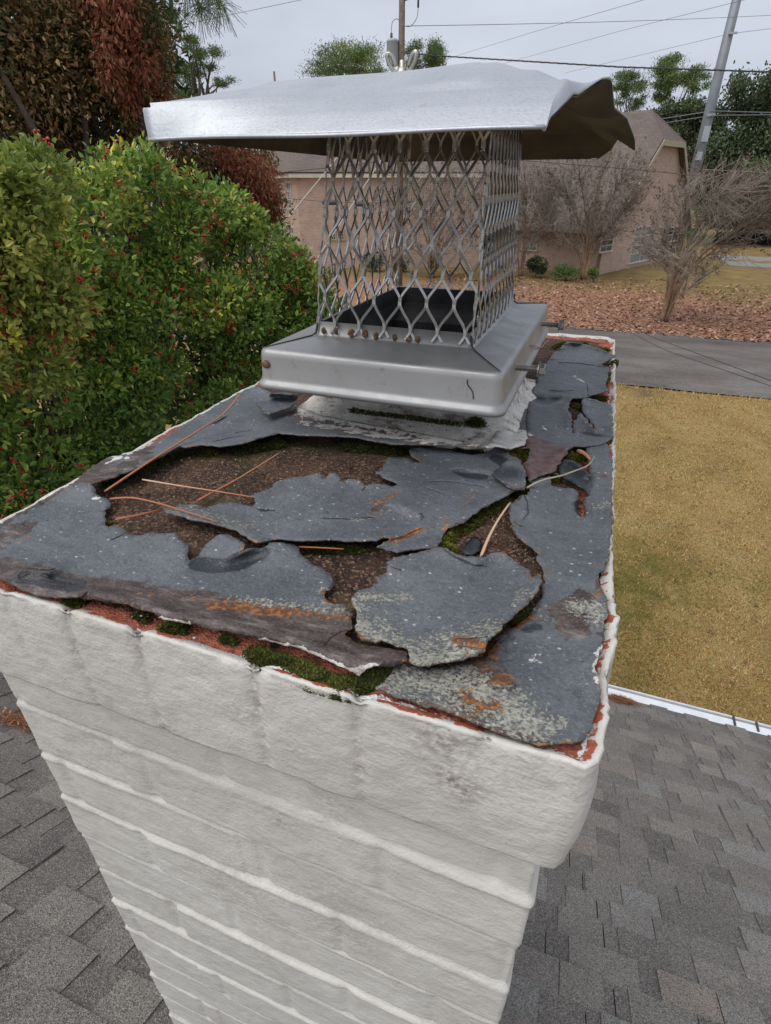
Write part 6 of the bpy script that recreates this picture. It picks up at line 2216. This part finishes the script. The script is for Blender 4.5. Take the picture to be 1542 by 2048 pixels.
wire("cable crossing in front of the far gable", [(1010, 318, 28.0), (1270, 339, 26), (1542, 366, 24), (1700, 384, 23)], 0.013, 'wire')
wire("grey cable crossing the dark trees right of the gable", [(1370, 337, 44), (1450, 341, 42), (1600, 349, 40)], 0.02, 'thinwire')
wire("faint wire in the upper left sky", [(200, 96, 40), (345, 54, 36), (620, -4, 30)], 0.011, 'thinwire')
wire("dark cable above the white eave of the left brick house", [(440, 356, 27), (560, 345, 27.5), (690, 332, 28), (800, 318, 28)], 0.016, 'wire')
wire("slack service line low over the road", [(1180, 612, 15.0), (1300, 672, 11.5), (1420, 716, 9.5), (1560, 768, 8.0), (1700, 815, 7.0)], 0.0055, 'wire')
wire("second service line lower over the road", [(1130, 585, 15.0), (1210, 640, 12.0), (1330, 700, 10.0), (1542, 772, 8.0), (1660, 812, 7.4)], 0.0050, 'wire')
wire("pale wire passing below the holly beside the left rim", [(-80, 1040, 1.9), (110, 946, 2.6), (240, 876, 3.1), (375, 797, 3.8)], 0.0035, 'thinwire')
gy1 = wire("upper pale guy wire stretched in front of the left brick house", [(520, 505, 25.5), (550, 467, 25.8), (650, 345, 26.8), (800, 160, 27.9)], 0.022, 'guy')
gy2 = wire("lower pale guy wire stretched across the left of the mesh", [(590, 590, 24.5), (610, 555, 24.8), (690, 432, 26.0), (800, 262, 27.9)], 0.022, 'guy')
ms = wire("messenger cable with two black splice cases behind the mesh", [(440, 394, 27.2), (590, 398, 27.5), (660, 404, 27.6), (740, 406, 27.8), (805, 404, 27.9), (1000, 398, 30)], 0.012, 'wire')
for px, py in ((660, 404), (725, 407)):
    q = at(px, py, Y=27.55)
    t = thing("splice_case", "black splice case on the messenger cable, " + ("the larger one against the brick wall" if px == 660 else "the smaller one nearer the cage middle"), "splice case", q, "splice cases on the messenger cable")
    L_ = 0.42 if px == 660 else 0.36
    mb = MB()
    mb.lathe([(0.02, -L_), (0.07, -L_ * 0.9), (0.10, -L_ * 0.82), (0.11, 0), (0.10, L_ * 0.82), (0.07, L_ * 0.9), (0.02, L_)], 12, Matrix.Translation(tuple(q - np.array([0, 0, 0.02]))) @ Matrix.Rotation(rad(90), 4, 'Y'))
    mb.build("case", M['wire'], t, True)
    for s_ in (-0.7, 0.0, 0.7):
        mb = MB()
        mb.box((q[0] + s_ * L_ - 0.02, q[1] - 0.03, q[2]), (q[0] + s_ * L_ + 0.02, q[1] + 0.03, q[2] + 0.14))
        mb.build("hanger", M['wire'], t)

# ------------------------------------------------------------------ dormant grass blades on the near lawn
r = np.random.default_rng(77)
n = 110000
yb = 5.6 + 10.2 * r.uniform(0, 1, n) ** 1.15
xb = -0.6 + r.uniform(0, 1, n) * (1.6 + 0.62 * yb)
P_ = np.stack([xb, yb, 0 * xb], 1)
zb = gz(yb) + 0.05 * fbm(P_ * 0.5, 3) - 0.008
gq = np.zeros(n)
for (px, py, rr_, am) in [(1275, 1160, 0.9, 0.75), (1255, 1210, 0.7, 0.7), (1330, 1075, 0.8, 0.5), (1480, 1130, 1.2, 0.42), (1255, 1350, 0.5, 0.6), (1300, 930, 1.2, 0.35), (1400, 1250, 1.6, 0.3)]:
    q = on_ground(px, py)
    gq = np.maximum(gq, am * np.exp(-((xb - q[0]) ** 2 + (yb - q[1]) ** 2) / (2 * rr_ * rr_)))
a = r.uniform(0, 6.28, n)
hb = r.uniform(0.018, 0.05, n) * (1 + 0.5 * fbm(P_ * 2.5, 8))
lean = r.uniform(0.2, 1.4, n)
b3 = np.stack([xb, yb, zb], 1)
sdv = np.stack([np.cos(a), np.sin(a), 0 * a], 1) * (0.006 + 0.004 * r.random(n))[:, None]
tipv = b3 + np.stack([-np.sin(a) * lean * hb, np.cos(a) * lean * hb, hb], 1)
V = np.stack([b3 - sdv, b3 + sdv, tipv], 1).reshape(-1, 3)
isg = r.random(n) < np.clip(1.1 * gq + 0.45 * fbm(P_ * 1.1, 12) + 0.06, 0.03, 0.8)
tv = np.where(isg, r.uniform(0.0, 0.28, n), np.clip(0.62 + 0.17 * r.normal(size=n) + 0.16 * fbm(P_ * 1.3, 14), 0.36, 1))
o = quads_mesh("lawn_grass", V, np.arange(n)[:, None] * 3 + np.arange(3), M['blade'], None, {'tint': np.repeat(tv, 3)}, False)
tag(o, "dormant golden lawn grass with greener patches beside the chimney", "grass", None, "stuff")

# ------------------------------------------------------------------ crumbs of mortar, paint and granules on the chimney top
def crumbs():
    r = np.random.default_rng(101)
    V, F, T = [], [], []
    k = 0
    cube = np.array([(-1, -1, -1), (1, -1, -1), (1, 1, -1), (-1, 1, -1), (-1, -1, 1), (1, -1, 1), (1, 1, 1), (-1, 1, 1)], float)
    cf = np.array([(0, 3, 2, 1), (4, 5, 6, 7), (0, 1, 5, 4), (1, 2, 6, 5), (2, 3, 7, 6), (3, 0, 4, 7)])
    spots = []
    for (pl, w, n, z, t0, t1) in [("A 200 450 500 400 900 300 1300 300 1500 250", 0.05, 260, -0.2440, 0.0, 0.55), ("B 500 1000 700 1000 900 1100", 0.03, 90, -0.2440, 0.0, 0.5), ("C 500 650 620 850 780 980", 0.02, 110, -0.2435, 0.0, 0.6),
                                  ("H 0 170 200 270 500 380 800 500 1100 600 1500 680", 0.005, 60, -0.2415, 0.2, 0.9), ("G 1400 860 1440 700 1440 500 1470 300", 0.006, 90, -0.2405, 0.6, 1.0), ("D 1400 300 1400 600 1410 900", 0.008, 90, -0.2405, 0.1, 1.0),
                                  ("E 600 330 1000 380 1500 420", 0.02, 170, -0.2330, 0.3, 1.0)]:
        pl = np.array(tr(pl))
        d = np.r_[0, np.cumsum(np.linalg.norm(np.diff(pl, axis=0), axis=1))]
        t = r.uniform(0, d[-1], n)
        c = np.stack([np.interp(t, d, pl[:, 0]), np.interp(t, d, pl[:, 1])], 1) + r.normal(size=(n, 2)) * w * 0.5
        for p in c:
            if not (CX0 + .004 < p[0] < CX1 - .003 and CY0 + .004 < p[1] < CY1 - .004):
                continue
            s = 0.0002 + 0.0006 * r.random() ** 4
            v = cube * s * r.uniform(0.6, 1.3, 3) + r.normal(size=(8, 3)) * s * 0.25
            a = r.uniform(0, 6.28)
            v[:, :2] = v[:, :2] @ np.array([[math.cos(a), -math.sin(a)], [math.sin(a), math.cos(a)]])
            V.append(v + np.array([p[0], p[1], z + s * 0.6]))
            F.append(cf + k)
            k += 8
            T.extend([r.uniform(t0, t1)] * 8)
    o = quads_mesh("mortar_debris", np.concatenate(V), np.concatenate(F), M['crumb'], None, {'tint': np.array(T)}, False)
    tag(o, "loose mortar crumbs and paint chips scattered in the hollows and along the rim", "debris", None, "stuff")


crumbs()

# a few stray leaves blown on to the near lawn
r = np.random.default_rng(131)
n = 420
y = 6.0 + 9.6 * r.uniform(0, 1, n)
x = -0.5 + r.uniform(0, 1, n) * (1.6 + 0.6 * y)
a = r.uniform(0, 6.28, n)
ln = r.uniform(0.02, 0.05, n)
c = np.stack([x, y, gz(y) + 0.05 * fbm(np.stack([x, y, 0 * x], 1) * 0.5, 3) + 0.025], 1)
d = np.stack([np.cos(a), np.sin(a), r.normal(size=n) * 0.3], 1)
s_ = np.stack([-np.sin(a), np.cos(a), r.normal(size=n) * 0.3], 1)
V = np.stack([c - d * ln[:, None], c - s_ * ln[:, None] * 0.5, c + d * ln[:, None], c + s_ * ln[:, None] * 0.5], 1).reshape(-1, 3)
o = quads_mesh("stray_leaves", V, np.arange(n)[:, None] * 4 + np.arange(4), M['litter'], None, {'tint': np.repeat(r.uniform(0, 0.8, n), 4)}, False)
tag(o, "stray brown leaves scattered over the near golden lawn", "leaves", None, "stuff")
